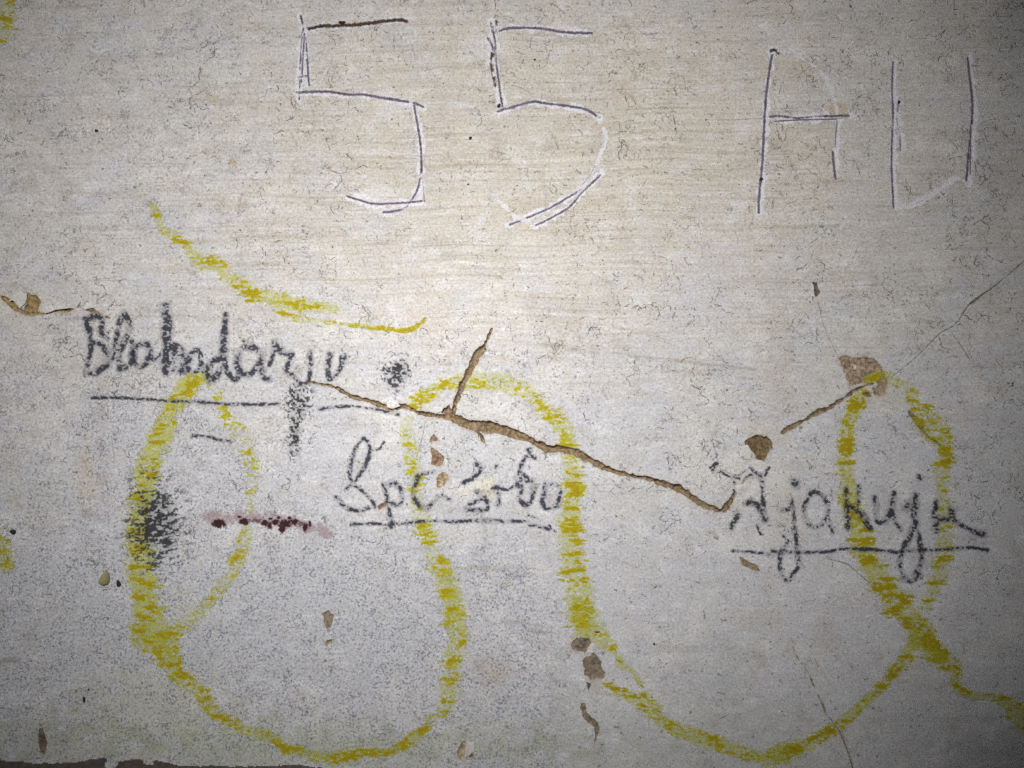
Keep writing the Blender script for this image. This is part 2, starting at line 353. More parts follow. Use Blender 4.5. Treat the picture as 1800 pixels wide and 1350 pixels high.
# each stroke: dark line points, dark width, white width, white shift (u,v), colour, break-up
DIG5A = [
 (z5((205, 174), (280, 156), (350, 155), (420, 152), (540, 145), (650, 128), (750, 118), (792, 128)), 5.2, 7, (0, 1), INKB, .12),
 (z5((165, 92), (180, 170), (195, 270), (204, 380), (213, 505)), 3.6, 9, (-1, 0), INK, .25),
 (z5((178, 170), (166, 300), (160, 465), (155, 590)), 2.6, 8, (0, 0), INK, .35),
 (z5((186, 200), (178, 330), (168, 485)), 2.4, 6, (0, 0), INK, .35),
 (z5((145, 465), (165, 455), (200, 450)), 3.0, 4, (0, 0), INK, .4),
 (z5((143, 548), (300, 543), (375, 550), (450, 562), (545, 562), (640, 580), (750, 595), (838, 612), (888, 633)), 3.9, 8, (0, 1.5), INK, .15),
 (z5((836, 612), (855, 730), (875, 860), (880, 1000), (872, 1070), (845, 1150), (800, 1215), (765, 1242), (700, 1256), (655, 1260)), 3.4, 9, (0, 0), INK, .12),
 (z5((895, 1192), (780, 1203), (690, 1208), (600, 1210), (520, 1190), (440, 1165)), 3.2, 10, (-1, 2), INK, .2),
 (z5((882, 1040), (892, 1120), (897, 1198)), 1.2, 9, (-1, 0), INK, .5),
]
DIG5B = [
 (z6((165, 182), (240, 160), (340, 158), (430, 162), (560, 183), (706, 187)), 4.0, 9, (0, 0), INK, .12),
 (z6((168, 122), (158, 220), (142, 350), (150, 420), (166, 488)), 5.2, 11, (0, 0), (.085, .055, .045), .08),
 (z6((138, 132), (160, 230), (165, 330), (185, 480), (202, 605)), 3.2, 10, (0, 0), INK, .25),
 (z6((122, 218), (142, 250), (152, 285)), 3.2, 9, (-1, 0), INK, .2),
 (z6((176, 632), (205, 618), (250, 610), (370, 575), (450, 585), (580, 600), (680, 622), (748, 664)), 4.0, 9, (0, 1), INK, .15),
 (z6((745, 662), (780, 740), (785, 800), (750, 880), (735, 925)), 1.6, 7, (0, 0), (.20, .20, .28), .55),
 (z6((730, 930), (690, 1000), (610, 1090)), 1.2, 7.5, (0, 0), (.3, .3, .36), .6),
 (z6((757, 986), (700, 1040), (600, 1100), (480, 1170), (380, 1215), (246, 1270)), 3.2, 9, (0, 0), INK, .2),
 (z6((755, 992), (655, 1085), (580, 1170), (480, 1230), (388, 1276)), 3.0, 9, (0, 0), INK, .25),
 (z6((150, 1105), (250, 1200), (320, 1245), (390, 1278)), .7, 8, (0, 0), (.4, .4, .45), .7),
]
LETA = [
 (zU((288, 176), (265, 330), (245, 500), (235, 700), (225, 900), (215, 1000), (205, 1100), (200, 1212)), 3.6, 8, (2, 0), INK, .12),
 (zU((282, 152), (305, 142), (328, 160)), 5.0, 9, (0, 2), (.06, .055, .055), .1),
 (zU((330, 155), (430, 155), (520, 225), (600, 270), (650, 340), (690, 440), (715, 560)), .6, 9, (0, 0), (.4, .4, .45), .8),
 (zU((275, 582), (350, 578), (450, 592), (620, 580), (795, 575)), 3.4, 9, (0, 0), INK, .1),
 (zU((308, 612), (450, 604), (600, 600), (740, 597)), 2.2, 7, (0, 0), INK, .35),
 (zU((718, 610), (710, 700), (705, 790)), 1.6, 9, (3, 0), (.16, .16, .26), .4),
 (zU((690, 815), (694, 880), (707, 992)), 3.2, 8, (4, -4), INK, .3),
]
LETU = [
 (zU((1086, 225), (1080, 400), (1086, 560), (1077, 800), (1080, 1000), (1090, 1184)), 2.8, 9, (3, 0), INK, .22),
 (zU((1125, 478), (1112, 600), (1130, 700), (1135, 805)), 2.0, 12, (4, 0), (.20, .20, .32), .5),
 (zU((1580, 195), (1590, 300), (1610, 470), (1605, 620), (1590, 780), (1580, 900), (1570, 1010)), 3.4, 10, (4, 0), INK, .15),
 (zU((1600, 640), (1598, 800), (1596, 960)), 2.0, 6, (1, 0), INK, .3),
 (zU((1575, 1020), (1500, 985), (1400, 1060), (1290, 1130), (1190, 1175), (1118, 1186)), .9, 11, (0, 0), (.4, .4, .5), .6),
]
GROOVES = [s for L in (DIG5A, DIG5B, LETA, LETU) for s in L]

# ------------------------------------------------------------------ surface of the wall
ST = 1.8
U1 = np.arange(-72, 1872 + ST, ST); V1 = np.arange(-72, 1440 + ST, ST)
U, V = np.meshgrid(U1, V1); U = U.astype(np.float32); V = V.astype(np.float32)
def ridge(U, V, s=5.5):
    wv = V + 16 * (noise(U / 300, V / 300, 91) - .5) + .012 * U
    return fbm(U / 140, wv / s, 5, 2)
def base_h(U, V):
    h = 3.0 * (fbm(U / 260, V / 260, 1, 3) - .5) + .9 * (fbm(U / 45, V / 38, 2, 2) - .5)
    h = h + .16 * (ridge(U, V) - .5)
    return h
H = base_h(U, V)
for s in GROOVES:
    q, d, p = line_d(U, V, s[0], max(s[1], 1.5) + 2.0)
    H -= (.55 if s[1] > 1.4 else .25) * np.clip(1 - q, 0, 1)
for (cu, cv, r, k) in [(1290, 835, 75, 2.6), (1340, 770, 50, 1.5), (850, 860, 60, 1.6), (1520, 690, 60, 1.2), (40, 535, 60, 2.2), (130, 545, 50, 1.4), (800, 730, 50, 1.4), (720, 700, 40, 1.6)]:
    H += k * sstep(1.0, .2, np.hypot(U - cu, V - cv) / r) * (fbm(U / 15, V / 13, 951, 2) - .42) * 1.8
edge = np.minimum(np.minimum(U - U1[0], U1[-1] - U), np.minimum(V - V1[0], V1[-1] - V))
H *= sstep(0, 50, edge)
def H_at(u, v):
    fu = np.clip((u - U1[0]) / ST, 0, len(U1) - 1.001); fv = np.clip((v - V1[0]) / ST, 0, len(V1) - 1.001)
    i = fv.astype(int); j = fu.astype(int); a = fv - i; b = fu - j
    return (H[i, j] * (1 - a) * (1 - b) + H[i + 1, j] * a * (1 - b) + H[i, j + 1] * (1 - a) * b + H[i + 1, j + 1] * a * b)

# stains: (u, v, ru, rv, colour, strength)
STAINS = [
 (152, 835, 22, 62, (.60, .50, .33), .40), (150, 800, 16, 26, (.62, .52, .36), .25), (178, 730, 12, 190, (.40, .33, .27), .26),
 (856, 857, 22, 17, (.74, .64, .40), .70), (818, 862, 14, 10, (.76, .70, .58), .5), (812, 858, 70, 16, (.74, .72, .68), .35), (842, 855, 45, 22, (.72, .70, .64), .45),
 (1472, 190, 15, 14, (.56, .40, .12), .55), (1466, 120, 24, 34, (.66, .65, .66), .3), (1475, 158, 14, 30, (.68, .66, .66), .4),
 (588, 325, 10, 7, (.80, .79, .80), .8), (622, 346, 24, 8, (.82, .81, .84), .85), (646, 352, 26, 9, (.82, .81, .84), .7), (680, 372, 14, 6, (.80, .79, .82), .6),
 (740, 345, 6, 24, (.80, .79, .82), .7), (1592, 992, 10, 15, (.66, .67, .72), .9), (1586, 970, 10, 8, (.64, .65, .70), .6),
 (1380, 905, 40, 120, (.58, .54, .46), .25), (1455, 1115, 26, 30, (.46, .38, .33), .35), (1335, 1160, 12, 14, (.45, .36, .33), .4), (1500, 1175, 30, 40, (.60, .58, .60), .3),
 (1270, 830, 90, 50, (.70, .68, .64), .55), (1345, 760, 40, 22, (.66, .58, .48), .4), (1400, 690, 60, 40, (.62, .55, .47), .18), (1370, 640, 22, 120, (.46, .40, .32), .18),
 (1400, 812, 24, 14, (.50, .43, .36), .35), (858, 1180, 40, 30, (.54, .47, .40), .55), (845, 1170, 10, 10, (.40, .37, .31), .5), (870, 1178, 16, 18, (.60, .53, .46), .4),
 (1185, 1140, 70, 9, (.40, .39, .35), .35), (1100, 880, 60, 60, (.56, .52, .46), .2), (893, 1095, 34, 4, (.32, .33, .25), .4), (950, 1112, 16, 4, (.34, .29, .25), .5),
 (1010, 1140, 16, 20, (.55, .47, .40), .5), (1050, 1205, 16, 16, (.52, .45, .38), .5), (800, 900, 70, 8, (.42, .41, .40), .3), (840, 1000, 80, 6, (.42, .38, .32), .35), (720, 965, 80, 7, (.42, .40, .42), .35),
 (25, 1163, 24, 7, (.27, .23, .16), .6), (150, 905, 16, 8, (.34, .28, .22), .5), (1000, 1290, 60, 90, (.46, .47, .42), .25), (1280, 1200, 50, 80, (.44, .45, .44), .3), (1330, 1090, 60, 20, (.48, .43, .36), .3),
 (30, 540, 50, 24, (.70, .68, .58), .4), (408, 283, 8, 7, (.50, .36, .17), .6), (395, 300, 30, 5, (.45, .37, .28), .4), (378, 172, 9, 6, (.52, .48, .28), .5),
 (640, 270, 30, 8, (.74, .73, .73), .4), (480, 280, 45, 26, (.66, .66, .69), .35), (200, 280, 60, 28, (.64, .65, .69), .35), (110, 42, 22, 18, (.62, .66, .70), .45), (285, 145, 44, 18, (.64, .66, .71), .4), (170, 85, 34, 18, (.62, .64, .70), .35),
 (1000, 570, 50, 16, (.52, .44, .36), .25), (1020, 450, 60, 20, (.68, .67, .68), .3), (1240, 480, 90, 60, (.62, .62, .67), .35), (1215, 560, 70, 60, (.62, .62, .68), .35), (745, 560, 40, 40, (.58, .45, .38), .18), (1530, 700, 60, 30, (.60, .55, .30), .2),
 (560, 1080, 330, 150, (.50, .51, .545), .34), (160, 1130, 170, 120, (.47, .475, .49), .30),
 (60, 880, 60, 40, (.60, .56, .44), .25), (20, 830, 25, 60, (.62, .54, .38), .25), (460, 1320, 500, 60, (.42, .45, .25), .32), (100, 1300, 140, 50, (.36, .37, .26), .35), (270, 1250, 170, 80, (.50, .52, .30), .28), (640, 1310, 380, 26, (.38, .41, .26), .30),
 (330, 1060, 60, 30, (.60, .60, .38), .2), (1250, 1310, 260, 70, (.40, .42, .36), .3), (880, 1300, 140, 60, (.48, .49, .42), .25), (1640, 1240, 120, 70, (.40, .40, .37), .25), (1750, 1330, 90, 70, (.30, .30, .32), .3),
 (1040, 560, 20, 20, (.72, .71, .72), .4), (1790, 40, 60, 120, (.40, .41, .45), .3), (1760, 300, 50, 120, (.45, .46, .50), .25), (1120, 790, 40, 40, (.58, .57, .58), .25),
]
STREAKS = [  # long brush drags: points, width, colour, strength
 ([(980, 612), (1050, 618), (1150, 630), (1260, 642), (1330, 650)], 9, (.40, .34, .27), .55), ([(860, 594), (960, 606)], 5, (.42, .35, .28), .4),
 ([(930, 560), (1080, 575), (1180, 600)], 8, (.46, .39, .31), .4), ([(270, 100), (340, 85), (420, 62)], 6, (.40, .37, .35), .5), ([(330, 82), (380, 70), (450, 58)], 5, (.40, .37, .35), .4), ([(320, 70), (390, 52)], 4, (.42, .39, .36), .4),
 ([(500, 418), (545, 405)], 4, (.44, .36, .27), .6), ([(640, 270), (760, 278), (850, 282)], 5, (.74, .73, .71), .6), ([(870, 350), (960, 360), (1080, 352)], 7, (.46, .40, .32), .3), ([(1110, 300), (1290, 312)], 7, (.46, .40, .32), .35),
 ([(1500, 246), (1640, 250)], 5, (.66, .63, .56), .6), ([(380, 410), (520, 415), (640, 402)], 6, (.47, .41, .33), .35), ([(780, 985), (860, 1000), (950, 1015)], 6, (.36, .33, .29), .35), ([(880, 1090), (960, 1102)], 5, (.33, .33, .27), .4),
 ([(0, 380), (90, 392), (180, 402)], 3, (.40, .38, .36), .5), ([(1150, 250), (1290, 262)], 8, (.70, .67, .60), .5), ([(720, 555), (748, 600)], 30, (.56, .46, .40), .12), ([(1210, 655), (1340, 668)], 6, (.40, .36, .31), .4),
 ([(1000, 470), (1190, 476), (1310, 500)], 6, (.48, .42, .34), .35), ([(1040, 240), (1180, 232), (1330, 228)], 9, (.45, .38, .29), .35), ([(1020, 150), (1180, 145), (1330, 140)], 9, (.46, .39, .30), .3), ([(1330, 250), (1480, 290)], 7, (.46, .39, .31), .3),
]
def surface_attrs(U, V):
    n1 = fbm(U / 22, V / 16, 61, 3); n2 = fbm(U / 60, V / 60, 62, 2)
    col = np.zeros(U.shape + (3,), np.float32); al = np.zeros(U.shape, np.float32)
    for (cu, cv, ru, rv, c, k) in STAINS:
        r = np.hypot((U - cu) / ru, (V - cv) / rv)
        m = r < 1.9
        if not m.any(): continue
        a = np.where(m, k * sstep(1.35, .25, r + (n1 - .5) * 1.5), 0)
        na = a + al * (1 - a)
        f = np.where(na > 1e-4, a / np.maximum(na, 1e-4), 0)[..., None]
        col = col * (1 - f) + np.array(c, np.float32) * f; al = na
    if U.size > 200:
        for (P, w, c, k) in STREAKS:
            q, d, p = line_d(U, V, P, w)
            a = k * sstep(1.1, .2, q) * sstep(.30, .62, fbm(U / 28, V / 3.0, 77, 2))
            na = a + al * (1 - a); f = np.where(na > 1e-4, a / np.maximum(na, 1e-4), 0)[..., None]
            col = col * (1 - f) + np.array(c, np.float32) * f; al = na
    stain = np.dstack([col, al])
    warm = .95 * np.exp(-(((U - 1000) / 700) ** 2 + ((V - 260) / 330) ** 2)) + .10 + .22 * np.exp(-(((U - 1200) / 180) ** 2 + ((V - 1080) / 170) ** 2)) + .25 * sstep(300, 0, U) * sstep(900, 600, V)
    warm = warm - .30 * sstep(650, 950, V)
    low = sstep(840, 1120, V + 60 * (n2 - .5))
    speck = .34 + .20 * (n2 - .5) + .42 * low * sstep(1150, 800, U) + .16 * sstep(700, 300, U) + .12 * sstep(560, 700, V) * sstep(1050, 900, U)
    speck = speck - .14 * sstep(1000, 1250, U) * sstep(650, 900, V)
    craze = .25 + .75 * sstep(700, 250, U) * sstep(760, 560, V) + .30 * np.exp(-(((U - 1060) / 90) ** 2 + ((V - 200) / 190) ** 2)) + .30 * sstep(1500, 1700, U) * sstep(900, 500, V) + .5 * sstep(560, 680, V) * sstep(960, 840, V) * sstep(450, 620, U) * sstep(1500, 1350, U)
    craze = craze * (1 - .85 * low) * (.45 + 1.1 * sstep(.35, .65, n2))
    streak = .45 + .55 * np.exp(-(((U - 1000) / 620) ** 2 + ((V - 300) / 300) ** 2)) - .22 * sstep(620, 760, V) + .25 * (n2 - .5)
    streak += .25 * np.exp(-(((U - 420) / 330) ** 2 + ((V - 440) / 130) ** 2))
    aux = np.dstack([np.clip(warm, 0, 1), np.clip(speck, 0, 1), np.clip(streak, 0, 1), np.clip(craze, 0, 1)])
    return stain, aux

# ------------------------------------------------------------------ the wall
wall = bpy.data.objects.new('plaster_wall', None)
hole_cells = np.zeros((U.shape[0] - 1, U.shape[1] - 1), bool)
taken = np.zeros_like(hole_cells)
hole_objs = []
def break_sdf(U, V, shapes, jit):
    d = np.full(U.shape, 999.0, np.float32)
    for kind, P in shapes:
        if kind == 'line': d = np.minimum(d, line_d(U, V, P)[1])
        else: d = np.minimum(d, poly_d(U, V, P))
    jn = fbm(U / 7, V / 7, 301, 3) - .5 + .5 * (fbm(U / 20, V / 20, 302, 2) - .5)
    return d - min(.8, max(0, jit - .7)) + (jit + (.8 if jit > .85 else 0)) * 1.9 * jn
KF = 3                                     # fine cells of a break per cell of the wall
for bi, (kind, label, shapes, colr, depth, jit) in enumerate(BREAKS):
    pts = np.vstack([np.array([p[:2] for p in P]) for k, P in shapes])
    j0 = max(1, int((pts[:, 0].min() - 30 - U1[0]) / ST)); j1 = min(len(U1) - 2, int((pts[:, 0].max() + 30 - U1[0]) / ST))
    i0 = max(1, int((pts[:, 1].min() - 30 - V1[0]) / ST)); i1 = min(len(V1) - 2, int((pts[:, 1].max() + 30 - V1[0]) / ST))
    nu = (j1 - j0) * KF + 1; nv = (i1 - i0) * KF + 1
    fu = U1[j0] + np.arange(nu) * ST / KF; fv = V1[i0] + np.arange(nv) * ST / KF
    FU, FV = np.meshgrid(fu, fv); FU = FU.astype(np.float32); FV = FV.astype(np.float32)
    d = break_sdf(FU, FV, shapes, jit)
    near = d < 4.5
    vm = np.zeros((nv, nu), bool); vm[:] = near
    cell = np.zeros((i1 - i0, j1 - j0), bool)
    for a in range(KF + 1):
        for b2 in range(KF + 1):
            cell |= vm[a:a + (i1 - i0 - 1) * KF + 1:KF, b2:b2 + (j1 - j0 - 1) * KF + 1:KF][:i1 - i0, :j1 - j0]
    cell &= ~taken[i0:i1, j0:j1]
    if not cell.any(): continue
    taken[i0:i1, j0:j1] |= cell
    big = np.kron(cell, np.ones((KF, KF), bool))
    # floor of the break falls away from its rim; it stays on the wall surface along the outer cells
    prof = sstep(.15, -1.6, d) * .55 + sstep(0, -5.5, d) * .45
    prof = prof * (.55 + .95 * fbm(FU / 17, FV / 13, 409, 2))
    rough = (fbm(FU / 5, FV / 5, 401, 3) - .5) * 1.7 + (fbm(FU / 16, FV / 16, 402, 2) - .5) * 1.6
    Hf = H_at(FU, FV) - depth * prof + 1.5 * rough * prof * min(1.0, depth / 3)
    # keep the rim of the removed cells exactly on the wall
    cb = np.zeros((nv, nu), bool); pad = np.pad(big, 1)
    full = pad[:-1, :-1] & pad[1:, :-1] & pad[:-1, 1:] & pad[1:, 1:]
    Hf = np.where(full, Hf, H_at(FU, FV))
    inside = sstep(.55, -.45, d)
    lip = sstep(-5.0, -.6, d) * np.clip(.35 + 1.2 * (fbm(FU / 14, FV / 14, 403, 2) - .5), 0, 1)
    rim = .45 * min(1.0, max(0.0, (jit - .8) / 1.0)) * sstep(4.2, .3, d + 6.0 * (fbm(FU / 9, FV / 9, 405, 3) - .46)) * (1 - inside)
    inside = inside + rim
    tone = np.array(colr, np.float32) * np.ones(FU.shape + (1,), np.float32)
    tone = tone * (1 - lip[..., None]) + (np.array(colr, np.float32) * .5 + np.array(PALE) * .5) * lip[..., None]
    ro = (rim / np.maximum(inside, 1e-3))[..., None]; tone = tone * (1 - ro) + np.array((.45, .37, .28), np.float32) * ro
    stain, aux = surface_attrs(FU, FV)
    me = grid_mesh(kind, FU, FV, -Hf * S, big, {'tone': np.dstack([tone, inside]), 'stain': stain, 'aux': aux})
    hole_objs.append((('crack' if kind == 'crack' else 'chipped_hole'), me, label))

HU = np.arange(-72, 1873, 1.0); HV = np.arange(-72, 1441, 1.0); HOLE = np.zeros((len(HV), len(HU)), np.float32)
for bi, (kind, label, shapes, colr_, depth, jit) in enumerate(BREAKS):
    if bi in (7, 9): continue              # the crayon was drawn across these two after they broke
    pts = np.vstack([np.array([p[:2] for p in P]) for k, P in shapes])
    j0, j1 = np.clip([pts[:, 0].min() - 30 + 72, pts[:, 0].max() + 30 + 72], 0, len(HU) - 1).astype(int); i0, i1 = np.clip([pts[:, 1].min() - 30 + 72, pts[:, 1].max() + 30 + 72], 0, len(HV) - 1).astype(int)
    A, B = np.meshgrid(HU[j0:j1 + 1], HV[i0:i1 + 1]); A = A.astype(np.float32); B = B.astype(np.float32)
    HOLE[i0:i1 + 1, j0:j1 + 1] = np.maximum(HOLE[i0:i1 + 1, j0:j1 + 1], sstep(.8, -.6, break_sdf(A, B, shapes, jit)))
def hole_at(u, v):
    return HOLE[np.clip(np.rint(v + 72), 0, len(HV) - 1).astype(int), np.clip(np.rint(u + 72), 0, len(HU) - 1).astype(int)]
stain, aux = surface_attrs(U, V)
n, m = U.shape; idx = np.arange(n * m).reshape(n, m)
Q = np.stack([idx[:-1, :-1], idx[1:, :-1], idx[1:, 1:], idx[:-1, 1:]], -1)[~taken]
co = np.stack([X(U), -H * S, Z(V)], -1).reshape(-1, 3)
# the rest of the wall round the part in view
xs = [-1.7, X(U1[0]), X(U1[-1]), 1.7]; zs = [2.6, Z(V1[0]), Z(V1[-1]), 0.0]
ring = np.array([(x, 0.0, z) for z in zs for x in xs], np.float32); r0 = len(co)
rq = [[r0 + i * 4 + j, r0 + (i + 1) * 4 + j, r0 + (i + 1) * 4 + j + 1, r0 + i * 4 + j + 1] for i in range(3) for j in range(3) if (i, j) != (1, 1)]
me = npmesh('plaster_face', np.vstack([co, ring]), np.vstack([Q, np.array(rq)]))
vattr(me, 'stain', np.vstack([stain.reshape(-1, 4), np.zeros((16, 4))]))
vattr(me, 'aux', np.vstack([aux.reshape(-1, 4), np.tile([.3, .35, .3, .4], (16, 1))]))
wall = bpy.data.objects.new('plaster_wall', me); COL.objects.link(wall); me.materials.append(m_plaster)
tag(wall, 'pale cream limewashed plaster wall, brushed, stained and cracked, covered in graffiti', 'wall')
for nm, me, label in hole_objs:
    o = link(nm, me, m_earth, wall)
    if label: o['label'] = label

# ------------------------------------------------------------------ films of pigment lying on the plaster
def region(pts, pad, s=1.0):
    pts = np.array([p[:2] for p in pts], float)
    u0, v0 = np.floor(pts.min(0) - pad); u1, v1 = np.ceil(pts.max(0) + pad)
    u0 = max(u0, -70); v0 = max(v0, -70); u1 = min(u1, 1868); v1 = min(v1, 1436)
    A, B = np.meshgrid(np.arange(u0, u1 + s, s), np.arange(v0, v1 + s, s))
    return A.astype(np.float32), B.astype(np.float32)
def film(name, parent, U, V, rgb, alpha, off=.10, thr=.05):
    alpha = np.clip(alpha, 0, .97) * (1 - hole_at(U, V)); al = np.where(alpha < .02, 0, alpha)
    k = np.maximum(np.maximum(al[:-1, :-1], al[1:, :-1]), np.maximum(al[:-1, 1:], al[1:, 1:])) > thr
    if not k.any(): k[k.shape[0] // 2, k.shape[1] // 2] = True
    me = grid_mesh(name, U, V, -(H_at(U, V) * S + off * .001), k, {'pig': np.dstack([rgb, al])})
    o = bpy.data.objects.new(name, me); COL.objects.link(o); me.materials.append(m_pig)
    if parent is not None: keep_world(o, parent)
    return o
def colr(c, shape): return np.ones(shape + (1,), np.float32) * np.array(c, np.float32)

# --- scratched figures
NS_ = [0]
def scratch(name, parent, s, seed):
    P, wd, ww, sh, c, br = s
    pw = [(p[0] + sh[0], p[1] + sh[1]) for p in P]
    U, V = region(list(P) + pw, 14, .8)
    qd, _, par = line_d(U, V, P, wd * 1.35 + .5); qw, _, _ = line_d(U, V, pw, ww * 1.2 + 2.4 if wd > 2.1 else ww * .95)
    n = fbm(U / 3.2, V / 3.2, seed, 2); n2 = fbm(U / 12, V / 12, seed + 9, 2); n3 = fbm(par / 26, par * 0, seed + 3, 2)
    dark = sstep(1.15, .45, qd + (n - .5) * .9) * sstep(br - .12, br + .16, n3 * .75 + n * .25 + .10)
    if wd < 1.0: dark *= .55
    white = (.88 if wd > 2.1 else .82 if wd > .65 else .74) * sstep(1.1, .55, qw + (n2 - .5) * 2.0 + (n - .5) * .9)
    a = dark * .93 + white * (1 - dark)
    f = np.where(a > 1e-3, dark * .93 / np.maximum(a, 1e-3), 0)[..., None]
    tint = colr(c, U.shape) * (.8 + .9 * n2[..., None]); brown = sstep(.60, .74, fbm(U / 18, V / 18, seed + 5, 2))[..., None] * .6
    tint = tint * (1 - brown) + np.array((.12, .07, .05)) * brown
    rgb = colr(WHT, U.shape) * (1 - f) + tint * f
    NS_[0] += 1
    return film(name, parent, U, V, rgb, a, .05 + .003 * NS_[0])
def inscription(name, label, cat, items, group=None):
    pts = np.array([p[:2] for _, L in items for s in L for p in s[0]])
    root = empty(name, label, cat, pts[:, 0].mean(), pts[:, 1].max())
    for k, (part, L) in enumerate(items):
        pp = np.array([p[:2] for s in L for p in s[0]])
        e = bpy.data.objects.new(part, None); COL.objects.link(e); e.location = (X(pp[:, 0].mean()), 0, Z(pp[:, 1].max())); e.empty_display_size = .01
        bpy.context.view_layer.update(); keep_world(e, root)
        e2 = e
        for i, s in enumerate(L):
            o = scratch('stroke', None, s, 500 + 17 * i + 100 * k + len(name))
            o.parent = e2; o.matrix_parent_inverse = (root.matrix_basis @ root.matrix_basis.inverted() @ e.matrix_basis).inverted()
    return root
inscription('scratched_number', 'large number 55 scratched into the plaster in thin dark lines with white edges', 'number', [('digit', DIG5A), ('digit', DIG5B)])
inscription('scratched_letters', 'letters AU scratched into the plaster at the upper right, faint white and purple lines', 'lettering', [('letter', LETA), ('letter', LETU)])

# --- charcoal handwriting
CHAR = (.030, .033, .048)
NC = [0]
def charcoal(name, parent, lines, seed, w=8.0, gain=1.0, off=None, grit=.5):
    allp = [p for L in lines for p in (L[0] if isinstance(L, tuple) and isinstance(L[0], list) else L)]
    U, V = region(allp, 16, 1.0)
    q = np.full(U.shape, 9.0, np.float32); g = np.zeros(U.shape, np.float32)
    for L in lines:
        P, ww, gg = (L if isinstance(L, tuple) else (L, w, gain))
        qq, _, par = line_d(U, V, P, ww); fade = .75 + .5 * fbm(par / 22, par * 0, seed + len(P), 2)
        qq = qq / (.68 + .66 * fbm(par / 17, par * 0, seed + 7 + len(P), 2))
        b = qq < q; q = np.where(b, qq, q); g = np.where(b, gg * fade, g)
    n = fbm(U / 3.6, V / 3.0, seed, 2); r = fbm(U / 20, V / 6.0, 5, 2); n2 = fbm(U / 9, V / 9, seed + 4, 2)
    tex = .52 * n + .22 * r + .26 * n2
    m = (tex - .5) * 1.8 + .17 * (g - 1) + .125 - .17 * q * q
    core = sstep(-.03, .17, m) * sstep(1.7, 1.1, q + (n - .5))
    halo = .40 * np.clip(g, 0, 1.2) * sstep(2.7, .3, q) * (.30 + 1.5 * n2 * n)
    a = np.clip(core * .80 + halo * (1 - core), 0, .95)
    rgb = colr(CHAR, U.shape) * (1 + .9 * (n2[..., None] - .3)) + (1 - core[..., None]) * np.array((.07, .07, .10))
    NC[0] += 1
    return film(name, parent, U, V, rgb, a, .32 + .005 * NC[0], .07)
def word(label, letters, under, seed):
    pts = np.array([p[:2] for nm, L in letters for l in L for p in (l[0] if isinstance(l, tuple) else l)])
    root = empty('handwritten_word', label, 'handwriting', pts[:, 0].mean(), pts[:, 1].max())
    for i, (nm, L) in enumerate(letters): charcoal(nm, root, L, seed + 13 * i)
    charcoal('underline', root, under, seed + 777)
    return root
w1 = zoomed(100, 500, 3.0); w2 = zoomed(560, 740, 3.75); w3 = zoomed(1220, 780, 3.333)
word('dark charcoal word Blahodaryu with a long underline, at the left', [
 ('letter', [w1((152, 180), (170, 250), (180, 330), (168, 400), (152, 465)), w1((155, 185), (215, 166), (240, 200), (235, 250), (268, 285)), (w1((270, 255), (292, 232)), 6, .5), w1((175, 302), (235, 320), (268, 370), (250, 430), (205, 465), (155, 463))]),
 ('letter', [(w1((262, 440), (290, 405), (310, 345)), 6, .7), (w1((310, 345), (320, 250), (345, 165), (375, 180), (380, 250), (350, 310), (325, 370), (335, 440)), 9, 1.05), w1((335, 440), (370, 430), (400, 395), (395, 300))]),
 ('letter', [(w1((470, 315), (430, 320), (397, 385), (425, 430), (465, 422), (495, 370), (478, 318)), 8.5, 1.0), (w1((495, 380), (515, 405), (555, 345)), 6, .8)]),
 ('letter', [(w1((573, 118), (580, 200), (580, 300), (578, 380), (574, 462)), 12, 1.4), (w1((580, 345), (612, 322), (645, 345), (660, 400), (664, 462)), 10, 1.1), (w1((612, 345), (618, 395), (612, 440)), 12, .62), (w1((640, 350), (640, 400), (645, 450)), 10, .6)]),
 ('letter', [(w1((700, 368), (740, 350), (765, 385), (745, 450), (700, 458), (682, 410), (700, 368)), 8, .8), (w1((660, 450), (700, 400)), 10, .55), (w1((755, 380), (770, 455)), 7, .8)]),
 ('letter', [(w1((862, 395), (825, 400), (800, 450), (815, 498), (850, 468), (878, 410)), 10, 1.05), (w1((890, 158), (882, 260), (878, 350), (886, 420), (905, 470), (940, 502), (962, 470)), 9.5, 1.3)]),
 ('letter', [(w1((985, 300), (1035, 318), (1060, 365)), 5, .9), (w1((1050, 340), (990, 325), (955, 380), (953, 440), (990, 472), (1030, 466), (1075, 400), (1082, 368)), 8.5, 1.1), (w1((1080, 380), (1078, 450), (1098, 496), (1122, 500)), 8, 1.1)]),
 ('letter', [(w1((1120, 425), (1140, 370), (1150, 305)), 7, .9), (w1((1150, 305), (1168, 342), (1215, 366), (1242, 370), (1222, 410), (1215, 462), (1250, 482)), 8, 1.0)]),
 ('letter', [(w1((1335, 352), (1336, 430), (1330, 505)), 6.5, 1.0), (w1((1342, 290), (1346, 300)), 6, .6), (w1((1250, 482), (1290, 525), (1330, 515)), 5, .6)]),
 ('letter', [(w1((1440, 372), (1430, 430), (1434, 502)), 7.5, .95), (w1((1434, 500), (1475, 475), (1505, 425), (1520, 372)), 7.5, .95), (w1((1500, 380), (1492, 440)), 6, .8)]),
], [(w1((175, 597), (330, 597), (480, 605), (600, 613), (760, 620), (900, 630), (1050, 632), (1170, 630)), 4.6, .88), (w1((1390, 655), (1560, 641), (1700, 664), (1800, 682)), 5, .75)], 1000)
